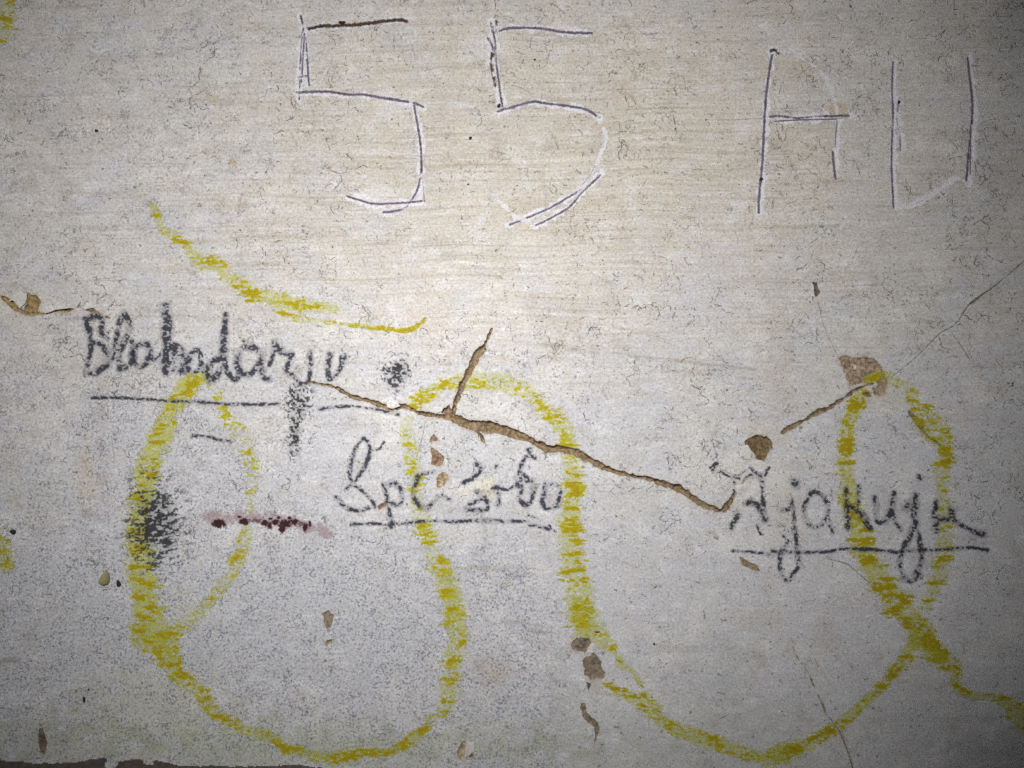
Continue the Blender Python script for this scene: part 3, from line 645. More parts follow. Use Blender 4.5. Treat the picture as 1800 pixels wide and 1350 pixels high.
word('charcoal word Spasibo, underlined, in the middle below the brown crack', [
 ('letter', [(w2((190, 442), (235, 402), (300, 310), (330, 230), (335, 160), (295, 115), (245, 180), (215, 280), (208, 360), (235, 420), (300, 470), (345, 515), (372, 562)), 5.6, 1.05), (w2((118, 503), (170, 560), (250, 592), (330, 570)), 5.6, 1.05), (w2((340, 190), (400, 183), (432, 140)), 4.5, .6)]),
 ('letter', [(w2((430, 430), (450, 500), (452, 545)), 6, 1.0), (w2((425, 415), (490, 410), (540, 450), (552, 510), (525, 556), (470, 540)), 6, 1.0), (w2((462, 582), (475, 640), (480, 692)), 6.5, 1.25)]),
 ('letter', [(w2((655, 362), (700, 346), (758, 336)), 5.5, .8), (w2((655, 360), (636, 430), (625, 490), (660, 552), (705, 575), (750, 545), (782, 498)), 7, 1.15), (w2((812, 488), (870, 520)), 5.5, .75)]),
 ('letter', [(w2((1042, 283), (1066, 320), (1030, 368), (958, 405)), 6, .85), (w2((1035, 455), (1075, 490), (1110, 530), (1112, 580), (1040, 586), (980, 580)), 7, 1.05), (w2((1095, 500), (1040, 530), (995, 545)), 7, .9), (w2((1040, 460), (1100, 468), (1150, 442), (1180, 430)), 5, .85)]),
 ('letter', [(w2((1178, 455), (1190, 500), (1185, 552)), 7, 1.1), (w2((1170, 298), (1180, 304)), 6, .7), (w2((1190, 440), (1250, 452), (1305, 415)), 5, .75)]),
 ('letter', [(w2((1385, 190), (1400, 230), (1420, 240)), 8, .65), (w2((1400, 200), (1345, 270), (1325, 330), (1330, 390), (1330, 450), (1325, 512), (1350, 546), (1395, 540), (1412, 480), (1416, 445)), 7, 1.0), (w2((1300, 372), (1345, 350), (1400, 398)), 6, .85), (w2((1310, 390), (1400, 395)), 5, .8)]),
 ('letter', [(w2((1500, 412), (1482, 480), (1475, 540), (1500, 582), (1560, 565)), 7, 1.1), (w2((1530, 418), (1580, 430), (1592, 500), (1570, 560)), 7, .85)]),
], [(w2((215, 680), (350, 676), (470, 680), (600, 670), (720, 658), (900, 662), (1050, 655), (1200, 660), (1380, 660)), 4.6, .95), (w2((1390, 686), (1450, 696), (1515, 712)), 5, 1.0), (w2((1522, 685), (1530, 705), (1562, 732)), 4, .6), (w2((1380, 620), (1440, 640)), 3.5, .5)], 2000)
word('charcoal word Djakuju, underlined, at the right across the yellow loop', [
 ('letter', [(w3((92, 140), (140, 105), (108, 155), (150, 165), (210, 190), (280, 206), (335, 180), (345, 205)), 4, .55), (w3((236, 228), (232, 310)), 5, .55), (w3((255, 415), (215, 492)), 8, .9), (w3((330, 140), (380, 182), (400, 240), (402, 310), (405, 370), (420, 448)), 6.5, .75), (w3((310, 350), (350, 345), (388, 382), (418, 445)), 8, 1.1), (w3((370, 480), (390, 532)), 4, .7), (w3((440, 140), (405, 200)), 4, .5)]),
 ('letter', [(w3((583, 222), (592, 232)), 9, 1.2), (w3((572, 338), (582, 400), (586, 470), (598, 560), (606, 650), (608, 720), (575, 762)), 6.5, .95), (w3((578, 770), (548, 802), (515, 770), (500, 700), (510, 640), (545, 580)), 6.5, .95), (w3((515, 392), (560, 380)), 5, .8), (w3((520, 540), (560, 575)), 3.5, .6)]),
 ('letter', [(w3((740, 292), (690, 286), (650, 350), (650, 430), (690, 486), (740, 480), (780, 420), (775, 340), (742, 292)), 6.5, .95), (w3((792, 345), (780, 420), (800, 480), (812, 520)), 6, .65)]),
 ('letter', [(w3((890, 265), (895, 350), (895, 420), (900, 490)), 8, 1.1), (w3((967, 248), (966, 320), (945, 368), (900, 376)), 7.5, 1.05), (w3((925, 372), (985, 420), (1030, 492)), 9, 1.05)]),
 ('letter', [(w3((1060, 315), (1065, 390), (1072, 456), (1120, 450), (1155, 390), (1170, 288)), 8, 1.1), (w3((1158, 400), (1180, 460), (1212, 502)), 7.5, 1.0)]),
 ('letter', [(w3((1296, 305), (1290, 400), (1296, 475)), 10, 1.15), (w3((1290, 480), (1242, 580), (1205, 690), (1230, 780), (1265, 806), (1322, 772)), 8, 1.1), (w3((1296, 478), (1318, 560), (1330, 640), (1326, 700), (1300, 770)), 8, 1.1), (w3((1235, 375), (1262, 345), (1300, 308)), 8, .9), (w3((1316, 190), (1326, 202)), 7, .95)]),
 ('letter', [(w3((1416, 340), (1410, 430), (1420, 512)), 8.5, 1.1), (w3((1435, 440), (1495, 435), (1510, 385)), 8, .85), (w3((1508, 388), (1520, 445), (1570, 480), (1640, 514), (1695, 528)), 7, 1.1)]),
], [(w3((225, 625), (350, 635), (462, 652)), 4.2, .9), (w3((458, 632), (620, 635), (780, 630), (880, 615), (1050, 620), (1180, 632), (1300, 622), (1480, 618), (1600, 606), (1718, 622)), 5, 1.1)], 3000)

# --- single charcoal marks and smudges
def lone(o, label, cat): tag(o, label, cat); return o
lone(charcoal('pencil_dash', None, [(w1((718, 797), (780, 800), (850, 818), (922, 830)), 4.4, 1.05)], 4001), 'short thin dark dash inside the left yellow loop', 'line')
def smudge(name, c, r, seed, kind, label):
    U, V = region([(c[0] - r[0], c[1] - r[1]), (c[0] + r[0], c[1] + r[1])], 30)
    du = (U - c[0]) / r[0]; dv = (V - c[1]) / r[1]; rr = np.hypot(du, dv)
    if kind == 'grain': rr = np.minimum(np.hypot((U - 524) / 27, (V - 705) / 36), np.hypot((U - 519 + .08 * (V - 760)) / 15, (V - 755) / 62) + .12)
    if kind == 'streak': rr = np.hypot(np.where(du > 0, du * .85, du * 1.2), dv - .12 * du)
    n = fbm(U / 3.4, V / 3.0, seed, 2); n2 = fbm(U / 14, V / 14, seed + 2, 2)
    if kind == 'swirl':
        ang = np.arctan2(dv, du); w = fbm(np.hypot(U - c[0], V - c[1]) / 4 + n2 * 3, ang * 2.2 + 8, seed + 5, 2)
        tex = .5 * w + .5 * n
    elif kind == 'streak': tex = .60 * fbm(U / 10, (V + .22 * U) / 3.7, seed + 6, 2) + .40 * n
    else: tex = .75 * n + .25 * n2
    m = tex + (.20 if kind == 'grain' else .26 if kind == 'swirl' else .24) * sstep(1.25, .0, rr + (n2 - .5) * (1.3 if kind == 'swirl' else .8)) - .02
    core = sstep(.60, .70, m) * sstep(1.5, .75, rr)
    halo = .20 * sstep(1.3, .1, rr + (n2 - .5) * .8) * (.3 + 1.4 * n)
    core = core * (.72 + .25 * sstep(1.0, .2, rr))
    a = core * .92 + halo * (1 - core)
    rgb = colr((.030, .030, .034), U.shape) * (1 + n2[..., None]) + (1 - core[..., None]) * np.array((.05, .05, .065))
    NC[0] += 1; o = film(name, None, U, V, rgb, a, .32 + .005 * NC[0], .06); tag(o, label, 'smudge'); return o
smudge('charcoal_smudge', (700, 655), (34, 30), 4100, 'swirl', 'round black thumb-sized smudge right of the word Blahodaryu')
smudge('charcoal_smudge', (524, 722), (27, 70), 4200, 'grain', 'grey tall charcoal smudge hanging below the word Blahodaryu')
smudge('charcoal_smudge', (264, 918), (56, 86), 4300, 'streak', 'large black streaky smudge on the left side of the left yellow loop')

# --- maroon stain
def maroon():
    zM = zoomed(340, 860, 6.43); U, V = region([(365, 890), (575, 950)], 20, .8)
    n = fbm(U / 3.2, V / 3.0, 4501, 2); n2 = fbm(U / 12, V / 10, 4502, 2)
    d = np.full(U.shape, 9., np.float32)
    for (x, y, rx, ry) in [(280, 387, 66, 44), (570, 362, 46, 38), (808, 380, 40, 36), (930, 372, 34, 30), (1030, 392, 76, 46), (1140, 368, 40, 34), (1000, 450, 36, 40), (1265, 425, 24, 46), (520, 310, 20, 14), (870, 330, 24, 14), (960, 318, 22, 14), (1085, 325, 20, 18), (860, 410, 26, 36), (1320, 390, 16, 34)]:
        (cu, cv), = zM((x, y)); d = np.minimum(d, np.hypot((U - cu) / (rx / 6.43), (V - cv) / (ry / 6.43)))
    core = sstep(1.35, .85, d + (n - .5) * 1.0)
    q, _, _ = line_d(U, V, zM((170, 330), (400, 320), (600, 300), (800, 330), (1000, 360), (1200, 400), (1500, 470)), 24)
    wash = .42 * sstep(1.2, .1, q + (n2 - .5) * 1.6) * (.5 + n)
    q3, _, _ = line_d(U, V, zM((540, 355), (700, 350), (830, 372), (960, 380), (1080, 385), (1180, 370), (1280, 420)), 7)
    core = np.maximum(core, .75 * sstep(1.2, .3, q3 + (n - .5) * 2.4 + (n2 - .5) * 1.2))
    a = core * .93 + wash * (1 - core); f = core[..., None]
    rgb = colr((.46, .31, .33), U.shape) * (1 - f) + (np.array((.030, .012, .012)) * (1 - n2[..., None]) + np.array((.062, .020, .028)) * n2[..., None]) * f
    return tag(film('maroon_stain', None, U, V, rgb, a, .60), 'row of dark maroon spots with a pink wash across the left yellow loop', 'stain')
maroon()

# --- yellow crayon
NF = [0]
def crayon(name, parent, P, seed, gain=1.0, streak=1.0, off=.16, halo=.30, label=None):
    U, V = region(P, 34, 1.0)
    q, _, par = line_d(U, V, P)
    n = fbm(U / 3.4, V / 2.6, seed, 2); n2 = fbm(U / 14, V / 10, seed + 3, 2)
    vv = V + .05 * U + 5 * (noise(U / 60, V / 40, 93) - .5)
    bars = fbm(U / 34, vv / 8.0, 1234, 2); grain = fbm(U / 6.0, V / 2.7, 1235, 2); blot = fbm(U / 11, V / 7, seed + 8, 2)
    tex = streak * (.60 * bars + .28 * grain + .12 * n) + (1 - streak) * (.30 * blot + .20 * bars + .32 * grain + .18 * n)
    fade = fbm(par / 40, par * 0, seed + 1, 2) - .5
    edge = q + (n2 - .5) * .6 + (bars - .5) * .6
    m = (tex - .5) * 3.0 - .075 + .26 * (gain - 1) + .20 * fade - .42 * sstep(.55, 1.12, edge)
    lim = sstep(1.45, 1.1, q + (n - .5) * .5)
    core = sstep(.02, .15, m) * lim; mid = sstep(-.16, .06, m) * .50 * lim
    hal = .9 * halo * sstep(1.15, .55, q + (n2 - .5) * .7) * np.clip(gain, .4, 1.2) * (.30 + 1.0 * sstep(.3, .62, .5 * n + .5 * grain))
    a = np.maximum(core * .92, np.maximum(mid * .85, hal))
    f = np.clip(core, 0, 1)[..., None]; hot = sstep(.12, .40, m + .25 * (n2 - .5) + .14 * (gain - 1.15))[..., None]
    pale = colr((.62, .63, .09), U.shape); full = colr((.50, .455, .012), U.shape); ora = np.array((.36, .235, .004))
    rgb = pale * (1 - f) + full * f; rgb = rgb * (1 - hot * .62) + ora * hot * .62
    NF[0] += 1; off = .10 + .0085 * NF[0]
    o = film(name, parent, U, V, rgb, a, off, .06)
    if label: o['label'] = label
    return o
# the thrown line above the words
zS = zoomed(240, 350, 3.333)
r = empty('yellow_crayon_line', 'separate slanting yellow crayon stroke above the word Blahodaryu', 'crayon line', 500, 580)
crayon('stroke', r, zS((100, 45, 50), (120, 100, 56), (150, 175, 60), (215, 205, 60), (300, 285, 66), (370, 365, 84), (480, 395, 90), (570, 475, 100), (660, 535, 100), (800, 585, 95), (950, 615, 90), (1080, 630, 76), (1160, 645, 56)), 6001, 1.28, .75, .16, .34)
crayon('stroke', r, zS((640, 595, 18), (760, 602, 26), (880, 610, 26), (1000, 625, 24), (1100, 635, 26)), 6003, 1.8, .4, .18, .14)
crayon('stroke', r, zS((820, 655, 40), (930, 690, 60), (1050, 715, 40), (1200, 727, 26), (1300, 745, 34), (1480, 760, 32), (1575, 766, 30), (1640, 745, 30), (1690, 698, 20)), 6002, 1.65, .45, .18, .22)
# the looping scribble
zL = zoomed(180, 640, 2.7); zK = zoomed(660, 640, 2.936); zR = zoomed(1440, 620, 2.596)
r = empty('yellow_crayon_scribble', 'big looping yellow crayon scribble across the lower half of the wall', 'scribble', 950, 1340)
crayon('loop', r, zL((490, 62, 50), (420, 85, 95), (340, 190, 105), (295, 300, 115), (245, 400, 120), (215, 500, 125), (195, 620, 120), (175, 740, 120), (170, 850, 125), (180, 950, 130), (195, 1080, 145), (225, 1200, 150), (255, 1300, 130), (290, 1390, 90)), 6101, 1.28, .8, .16, .50, 'left side of the left loop, thick')
crayon('loop', r, zL((470, 75, 50), (530, 110, 60), (562, 190, 60), (600, 270, 75), (670, 340, 95), (685, 420, 100), (712, 500, 90), (705, 600, 70), (700, 690, 40)), 6102, .80, .55, .16, .12, 'right side of the left loop, thin and broken')
crayon('loop', r, zL((680, 800, 70), (660, 880, 80), (640, 940, 75), (605, 1010, 75), (555, 1070, 70), (505, 1130, 60), (440, 1200, 75), (370, 1250, 90), (310, 1300, 80)), 6103, 1.05, .35, .17, .26)
crayon('curve', r, zG((120, 290, 110), (150, 360, 90), (280, 320, 70), (285, 430, 90), (300, 500, 80), (400, 580, 90), (480, 680, 80), (560, 740, 66), (640, 775, 56), (750, 805, 56), (830, 862, 60), (930, 885, 56), (1030, 912, 66), (1120, 900, 80), (1200, 885, 60), (1300, 882, 50), (1390, 845, 60), (1470, 780, 60), (1530, 715, 46)), 6104, 1.42, .35, .18, .34, 'bottom of the left loop, orange yellow')
crayon('curve', r, zG((1575, 690, 70), (1600, 620, 95), (1620, 500, 95), (1635, 400, 110), (1645, 300, 120), (1630, 200, 120), (1610, 110, 130), (1590, 40, 120)), 6105, 1.2, .55, .17, .30)
crayon('arch', r, zK((410, 1280, 130), (385, 1180, 140), (360, 1110, 100), (330, 1035, 120), (285, 960, 90), (262, 850, 110), (215, 740, 90), (208, 620, 80), (195, 510, 90), (180, 420, 90), (155, 330, 80), (170, 290, 60)), 6106, .92, .85, .16, .22, 'broken left leg of the middle arch')
crayon('arch', r, zK((195, 220, 60), (230, 190, 90), (280, 158, 80), (370, 100, 90), (470, 85, 100), (560, 85, 120), (660, 105, 105), (760, 130, 100), (830, 195, 80), (890, 250, 95), (960, 310, 100), (1000, 390, 90)), 6107, 1.12, .35, .16, .26, 'top of the middle arch')
crayon('arch', r, zK((985, 390, 90), (1005, 480, 100), (1015, 560, 105), (1020, 640, 110), (1010, 720, 115), (1005, 820, 120), (1010, 930, 130), (1020, 1040, 140), (1050, 1150, 150), (1070, 1260, 165), (1080, 1340, 160)), 6108, 1.12, .95, .16, .36, 'right leg of the middle arch')
crayon('curve', r, zF((200, 260, 150), (250, 330, 190), (290, 400, 200), (350, 460, 130), (420, 510, 120), (480, 560, 70), (510, 650, 70), (590, 700, 40), (640, 790, 40)), 6109, .98, .6, .17, .40)
crayon('curve', r, zF((385, 775, 30), (440, 800, 60), (520, 850, 75), (600, 880, 100), (690, 920, 150), (770, 1015, 100), (880, 1085, 100), (1000, 1125, 110), (1100, 1160, 110), (1200, 1195, 110), (1320, 1240, 90), (1450, 1275, 110), (1560, 1270, 130), (1680, 1230, 120)), 6110, 1.45, .3, .18, .42, 'low swinging curve, olive yellow')
crayon('curve', r, zJ((20, 1255, 110), (110, 1235, 100), (220, 1200, 90), (330, 1135, 80), (420, 1070, 76), (500, 990, 70), (600, 905, 66), (680, 820, 66), (745, 735, 80), (800, 640, 100), (850, 570, 80)), 6111, 1.45, .3, .18, .44)
crayon('loop', r, zR((205, 185, 60), (170, 230, 76), (145, 300, 70), (122, 400, 76), (120, 500, 80), (130, 600, 84), (150, 700, 96), (185, 820, 100), (215, 930, 110), (275, 1030, 120), (350, 1140, 130), (420, 1220, 120), (480, 1300, 110), (540, 1380, 100)), 6112, 1.6, .95, .16, .44, 'left side of the right loop')
crayon('loop', r, zR((225, 130, 50), (285, 105, 60), (335, 130, 55), (395, 150, 40), (430, 205, 70), (450, 290, 66), (490, 370, 60), (560, 420, 56), (600, 440, 30)), 6113, 1.35, .5, .18, .26, 'top of the right loop running over the brown chip')
crayon('loop', r, zR((480, 260, 60), (560, 340, 70), (580, 430, 76), (562, 530, 90), (560, 600, 76), (565, 700, 84), (575, 800, 76), (572, 900, 84), (555, 1000, 80), (520, 1080, 76), (480, 1150, 60)), 6114, 1.12, .95, .16, .28, 'right side of the right loop, broken')
crayon('tail', r, zJ((830, 620, 90), (900, 680, 100), (970, 730, 110), (1050, 780, 100), (1045, 860, 60), (1100, 915, 60), (1200, 940, 50), (1290, 945, 60), (1370, 990, 110), (1440, 1060, 150), (1560, 1160, 160)), 6115, 1.35, .45, .18, .42, 'tail running off to the lower right corner')
tag(crayon('yellow_crayon_mark', None, [(4, -20, 44), (12, 8, 40), (10, 40, 36), (2, 62, 26)], 6201, 1.15, 1.0, .16, .2), 'orange yellow crayon mark cut off by the upper left corner', 'crayon mark')
tag(crayon('yellow_crayon_mark', None, [(-20, 930, 30), (-4, 960, 40), (6, 985, 36), (16, 994, 18)], 6202, 1.3, .2, .16, .4), 'yellow crayon mark cut off by the left edge, below the middle', 'crayon mark')

# ------------------------------------------------------------------ hairline cracks: too many to count
rng = np.random.default_rng(7)
def density(u, v):
    u = np.asarray(u, np.float32); v = np.asarray(v, np.float32)
    d = .06 + 1.7 * sstep(.46, .70, fbm(u / 85, v / 85, 811, 2))
    d = d * (1 - .75 * sstep(1120, 1300, u) * sstep(880, 980, v)) * (1 - .45 * sstep(950, 1100, v))
    d = d * (1 - .75 * sstep(900, 1050, v))
    d = d * (1 - .5 * np.exp(-(((u - 760) / 260) ** 2 + ((v - 330) / 150) ** 2)))
    d = d + .7 * np.exp(-(((u - 1060) / 90) ** 2 + ((v - 200) / 190) ** 2)) + .6 * sstep(1560, 1720, u) * sstep(900, 500, v) + .5 * np.exp(-(((u - 1280) / 80) ** 2 + ((v - 850) / 90) ** 2))
    return d
ribs = []
def walk(u, v, ang, nseg, step, w, al, curl):
    P = [(u, v)]
    for i in range(nseg):
        ang += rng.normal() * curl; u += step * math.cos(ang); v += step * math.sin(ang); P.append((u, v))
    ribs.append((np.array(P), w, al)); return u, v, ang, P
N = 0
while N < 4000:
    u = rng.uniform(-40, 1840); v = rng.uniform(-40, 1400)
    if rng.uniform() * 2.0 > density([u], [v])[0]: continue
    N += 1
    L = int(rng.integers(3, 8) if rng.uniform() < .80 else rng.integers(8, 19)); a = rng.uniform(0, 6.28)
    w = rng.uniform(.8, 2.2); al = rng.uniform(.14, .62)
    u2, v2, a2, P = walk(u, v, a, L, rng.uniform(1.7, 3.0), w, al, .52)
    if L > 7:
        for k in range(int(rng.integers(0, 3))):
            p = P[int(rng.integers(1, len(P) - 1))]; walk(p[0], p[1], a + rng.choice([-1, 1]) * rng.uniform(.7, 1.4), int(rng.integers(2, 6)), 2.4, w * .8, al * .85, .5)
CO = []; QD = []; PG = []; base = 0
for P, w, al in ribs:
    T = np.gradient(P, axis=0); T /= np.maximum(np.hypot(*T.T)[:, None], 1e-6); Nn = np.c_[-T[:, 1], T[:, 0]]
    ww = w * (.45 + .75 * rng.uniform(size=len(P))); ww[0] *= .4; ww[-1] *= .4
    A = P + Nn * ww[:, None] * .5; B = P - Nn * ww[:, None] * .5
    k = len(P); CO.append(np.vstack([A, B])); i = np.arange(k - 1) + base
    QD.append(np.stack([i, i + 1, i + 1 + k, i + k], -1)); base += 2 * k
    c = np.array((.10, .086, .072)) * rng.uniform(.7, 1.6); av = al * (.55 + .6 * rng.uniform(size=k)); PG.append(np.tile(np.c_[np.tile(c, (k, 1)), np.clip(av * np.where(rng.uniform(size=k) < .28, .15, 1), 0, .9)], (2, 1)))
CO = np.vstack(CO); me = npmesh('hairline_cracks', np.c_[X(CO[:, 0]), -(H_at(CO[:, 0], CO[:, 1]) * S + .00004), Z(CO[:, 1])], np.vstack(QD))
vattr(me, 'pig', np.vstack(PG)); o = link('hairline_cracks', me, m_pig, wall); o['kind'] = 'stuff'

# ------------------------------------------------------------------ loose and lifted bits
def lump(name, u, v, ru, rv, h, m, seed, parent=None, rot=0.0, pu=7, pv=14, sink=.25):
    """small rounded, uneven lump bedded in the wall"""
    r2 = np.random.default_rng(seed); co = []; q = []
    for i in range(pu + 1):
        th = math.pi * .5 * i / pu * 1.15
        for j in range(pv):
            ph = 2 * math.pi * j / pv; k = 1 + .16 * math.sin(2 * ph + seed) + .10 * math.sin(3 * ph + 2 * seed) + .05 * r2.normal()
            a, b2 = ru * math.sin(th) * math.cos(ph) * k, rv * math.sin(th) * math.sin(ph) * k
            a, b2 = a * math.cos(rot) - b2 * math.sin(rot), a * math.sin(rot) + b2 * math.cos(rot)
            uu, vv = u + a, v + b2
            co.append((X(uu), -(H_at(np.array([uu]), np.array([vv]))[0] + h * (math.cos(th) + .0)) * S, Z(vv)))
    for i in range(pu):
        for j in range(pv):
            q.append((i * pv + j, i * pv + (j + 1) % pv, (i + 1) * pv + (j + 1) % pv, (i + 1) * pv + j))
    me = npmesh(name, co, q)
    st, ax = surface_attrs(np.full((len(co), 1), u, np.float32), np.full((len(co), 1), v, np.float32))
    vattr(me, 'stain', np.tile([.70, .69, .68, .6], (len(co), 1))); vattr(me, 'aux', np.tile([.3, .1, .1, 1], (len(co), 1)))
    return link(name, me, m, parent)
tag(lump('pebble', 184, 1018, 9.5, 13, 5, m_pebble, 3), 'small smooth olive pebble stuck in the plaster left of the left yellow loop', 'pebble')
for (u, v, a, b2, s) in [(170, 230, 3.2, 2.8, 1), (827, 243, 2.6, 3.6, 2), (823, 324, 1.8, 1.8, 3), (1338, 315, 4.2, 3.2, 4), (23, 935, 6.5, 4.5, 5), (1150, 1132, 2.2, 2.2, 6), (852, 243 - 40, .9, .9, 7), (601, 40, 6, 3.4, 8), (877, 186, 3.4, 4.4, 9), (1580, 180, 3, 3, 10), (148, 1230, 3, 5, 11), (156, 1212, 2, 2, 12), (208, 1026, 4, 7, 13), (1050, 1111, 5, 1.6, 14), (940, 105, 2, 2, 15)]:
    lump('grit', u, v, a, b2, 1.6, m_speck, s, wall, 0, 4, 9)
def flake(pts, h0, h1, seed, name='plaster_flake'):
    """thin lifted shard of whitewash: outline in photo pixels, tilted from h0 to h1 above the wall"""
    P = np.array(pts, float); c = P.mean(0); r2 = np.random.default_rng(seed); R = []
    for i in range(len(P)):
        a, b2 = P[i], P[(i + 1) % len(P)]; R += [a, lerp(a, b2, .5) + r2.normal(size=2) * .7]
    R = np.array(R); n = len(R); vmin, vmax = R[:, 1].min(), R[:, 1].max()
    def lift(p): return h0 + (h1 - h0) * (p[1] - vmin) / (vmax - vmin)
    hb = H_at(R[:, 0], R[:, 1]); ht = hb + np.array([lift(p) for p in R]); inn = lerp(R, c, .18)
    hi = H_at(inn[:, 0], inn[:, 1]) + np.array([lift(p) + .7 for p in inn])
    hc = H_at(c[None, 0], c[None, 1])[0] + lift(c) + .9
    co = [(X(p[0]), -(a - .9) * S, Z(p[1])) for p, a in zip(R, ht)] + [(X(p[0]), -a * S, Z(p[1])) for p, a in zip(R, ht)] + [(X(p[0]), -a * S, Z(p[1])) for p, a in zip(inn, hi)] + [(X(c[0]), -hc * S, Z(c[1]))]
    q = []
    for i in range(n):
        j = (i + 1) % n; q += [(i, j, n + j), (i, n + j, n + i), (n + i, n + j, 2 * n + j), (n + i, 2 * n + j, 2 * n + i), (2 * n + i, 2 * n + j, 3 * n)]
    me = npmesh(name, co, q, False); vattr(me, 'stain', np.tile([.68, .67, .65, .55], (len(co), 1))); vattr(me, 'aux', np.tile([.35, .12, .15, 1], (len(co), 1)))
    return link(name, me, m_plaster, wall)
flake(zC((130, 395), (250, 300), (392, 300), (375, 430), (300, 515), (265, 470), (205, 400)), .6, 2.2, 1)
flake(zC((640, 585), (780, 500), (900, 480), (1040, 500), (900, 512), (790, 530), (700, 572)), .5, 1.2, 2)
flake(zC((1190, 505), (1240, 440), (1330, 420), (1370, 500), (1280, 515)), .4, 1.3, 3)
flake(zH((262, 1158), (318, 1150), (322, 1228), (300, 1240), (280, 1262), (246, 1272)), 1.6, .6, 4)
flake(zF((300, 505), (322, 520), (330, 560), (310, 575), (270, 570)), .5, 1.0, 5)
flake(zF((235, 750), (270, 735), (275, 790), (245, 835), (232, 800)), .5, 1.0, 6)
flake(zF((270, 1080), (310, 1070), (318, 1130), (290, 1140)), .5, .9, 7)
flake(zE((170, 110), (250, 92), (300, 100), (312, 150), (262, 185), (200, 172), (160, 150)), .4, 1.6, 8)
flake(zE((340, 105), (395, 95), (430, 130), (400, 175), (362, 160), (335, 130)), .4, 1.4, 9)
flake(zA((100, 372), (150, 378), (165, 395), (130, 408), (105, 400)), .4, 1.2, 10)
flake(zA((320, 402), (362, 392), (352, 420), (322, 432)), .4, 1.4, 11)
flake(zB((880, 380), (935, 395), (920, 440), (890, 435)), .4, 1.2, 12)
flake(zD((782, 636), (806, 632), (808, 656), (790, 660)), .3, .8, 13)
flake(zE((268, 20), (312, 5), (345, 60), (330, 95), (290, 90), (275, 60)), .4, 1.2, 14)

# ------------------------------------------------------------------ brown painted dado along the foot of the wall
du, dv = region([(-70, 1310), (1866, 1434)], 0, 2.0)
top = np.interp(du[0], [-80, 0, 66, 133, 180, 205, 233, 283, 316, 433, 500, 560, 600, 700, 1900], [1334, 1335, 1341, 1339, 1330, 1337, 1333, 1338, 1344, 1346, 1343, 1347, 1351, 1356, 1366])
dd = (dv - top[None, :]) + 5.0 * (fbm(du / 12, dv / 8, 901, 3) - .5)
gone = (np.hypot((du - 195) / 12, (dv - 1342) / 9) + (fbm(du / 6, dv / 6, 902, 2) - .5)) < .9
gone |= (np.hypot((du - 262) / 8, (dv - 1340) / 6) + (fbm(du / 6, dv / 6, 903, 2) - .5)) < .8
kk2 = (dd > 0) & ~gone; cellk = kk2[:-1, :-1] & kk2[1:, :-1] & kk2[:-1, 1:] & kk2[1:, 1:]
me = grid_mesh('painted_dado', du, dv, -(H_at(du, dv) * S + .0004), cellk, {})
bb = np.array([(-1.7, -.0005, Z(1434)), (1.7, -.0005, Z(1434)), (1.7, -.0005, .002), (-1.7, -.0005, .002)])
o = link('painted_dado', me, m_dado, wall); o['label'] = 'dark brown painted band along the foot of the wall'
import bmesh
bm = bmesh.new(); bm.from_mesh(me); f = [bm.verts.new(p) for p in bb]; bm.faces.new(f[::-1]); bm.to_mesh(me); bm.free()

# ------------------------------------------------------------------ added unseen shell that blocks light, with an oval cutout shaping the pool of light
def slab(name, x0, x1, y0, y1, z0, z1, m):
    c = [(x, y, z) for x in (x0, x1) for y in (y0, y1) for z in (z0, z1)]
    q = [(0, 1, 3, 2), (4, 6, 7, 5), (0, 4, 5, 1), (2, 3, 7, 6), (0, 2, 6, 4), (1, 5, 7, 3)]
    o = link(name, npmesh(name, c, q, False), m); o['kind'] = 'structure'; return o
slab('floor', -1.7, 1.7, -1.9, .2, -.1, 0.0, m_blocker)  # added base of the shell, keeps fill light down
slab('blocker_top', -1.7, 1.7, -1.9, .2, 2.6, 2.7, m_blocker)  # added lid, shuts out sky light from above
slab('blocker_side', -1.85, -1.70, -1.9, .2, -.1, 2.7, m_blocker)  # both sides are added to close off sky light
slab('blocker_side', 1.70, 1.85, -1.9, .2, -.1, 2.7, m_blocker)
cx = X(757) - DAP * dvec[0] / dvec[1]; cz = Z(594) - DAP * dvec[2] / dvec[1]
NS = 64; ax_, bx_, rot = 826 * S, 632 * S, .158  # oval sized so the light fades towards the corners
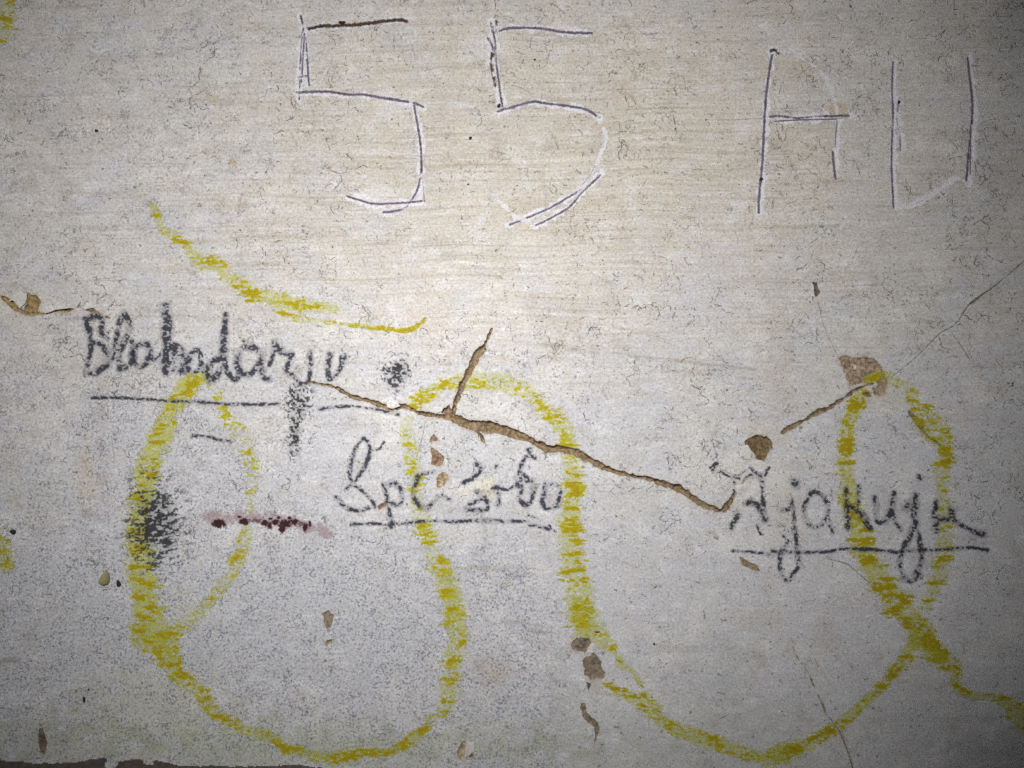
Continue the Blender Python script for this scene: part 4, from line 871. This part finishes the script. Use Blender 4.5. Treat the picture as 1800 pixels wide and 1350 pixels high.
ov = []; oc = []
for i in range(NS):
    a = 2 * math.pi * i / NS; p, q = ax_ * math.cos(a), bx_ * math.sin(a)
    ov.append((cx + p * math.cos(rot) - q * math.sin(rot), cz + p * math.sin(rot) + q * math.cos(rot)))
    dx, dz = ov[-1][0] - cx, ov[-1][1] - cz
    k = min((1.72 - cx) / dx if dx > 1e-6 else 9e9, (-1.72 - cx) / dx if dx < -1e-6 else 9e9, (2.62 - cz) / dz if dz > 1e-6 else 9e9, (-.05 - cz) / dz if dz < -1e-6 else 9e9)
    oc.append((cx + dx * k, cz + dz * k))
cs = [(-1.72, -.05), (1.72, -.05), (1.72, 2.62), (-1.72, 2.62)]
co = [(x, -DAP, z) for x, z in ov] + [(x, -DAP, z) for x, z in oc] + [(cx + (x - cx) * 1.12, -DAP - .10, cz + (z - cz) * 1.12) for x, z in ov]
q = [];
for i in range(NS):
    j = (i + 1) % NS; q += [(i, j, NS + j, NS + i), (i, 2 * NS + i, 2 * NS + j, j)]
o = link('oval_light_mask', npmesh('oval_light_mask', co, q, False), m_blocker); o['kind'] = 'structure'  # added unseen blocker; its oval lets in the pool of light
# fill the corners the fan leaves open
tri = []
for (x, z) in cs:
    an = math.atan2(z - cz, x - cx); best = None
    for i in range(NS):
        j = (i + 1) % NS; a0 = math.atan2(oc[i][1] - cz, oc[i][0] - cx); a1 = math.atan2(oc[j][1] - cz, oc[j][0] - cx)
        if (an - a0) % (2 * math.pi) < math.pi and (a1 - an) % (2 * math.pi) < math.pi and (a1 - a0) % (2 * math.pi) < 1: best = (i, j)
    if best: tri.append([oc[best[0]], (x, z), oc[best[1]]])
bm = bmesh.new(); bm.from_mesh(o.data)
for T in tri: bm.faces.new([bm.verts.new((p[0], -DAP, p[1])) for p in T])
bm.to_mesh(o.data); bm.free()
g = link('ground', npmesh('ground', [(-150, -150, -.12), (150, -150, -.12), (150, 150, -.12), (-150, 150, -.12)], [(0, 1, 2, 3)], False), m_ground); g['kind'] = 'structure'
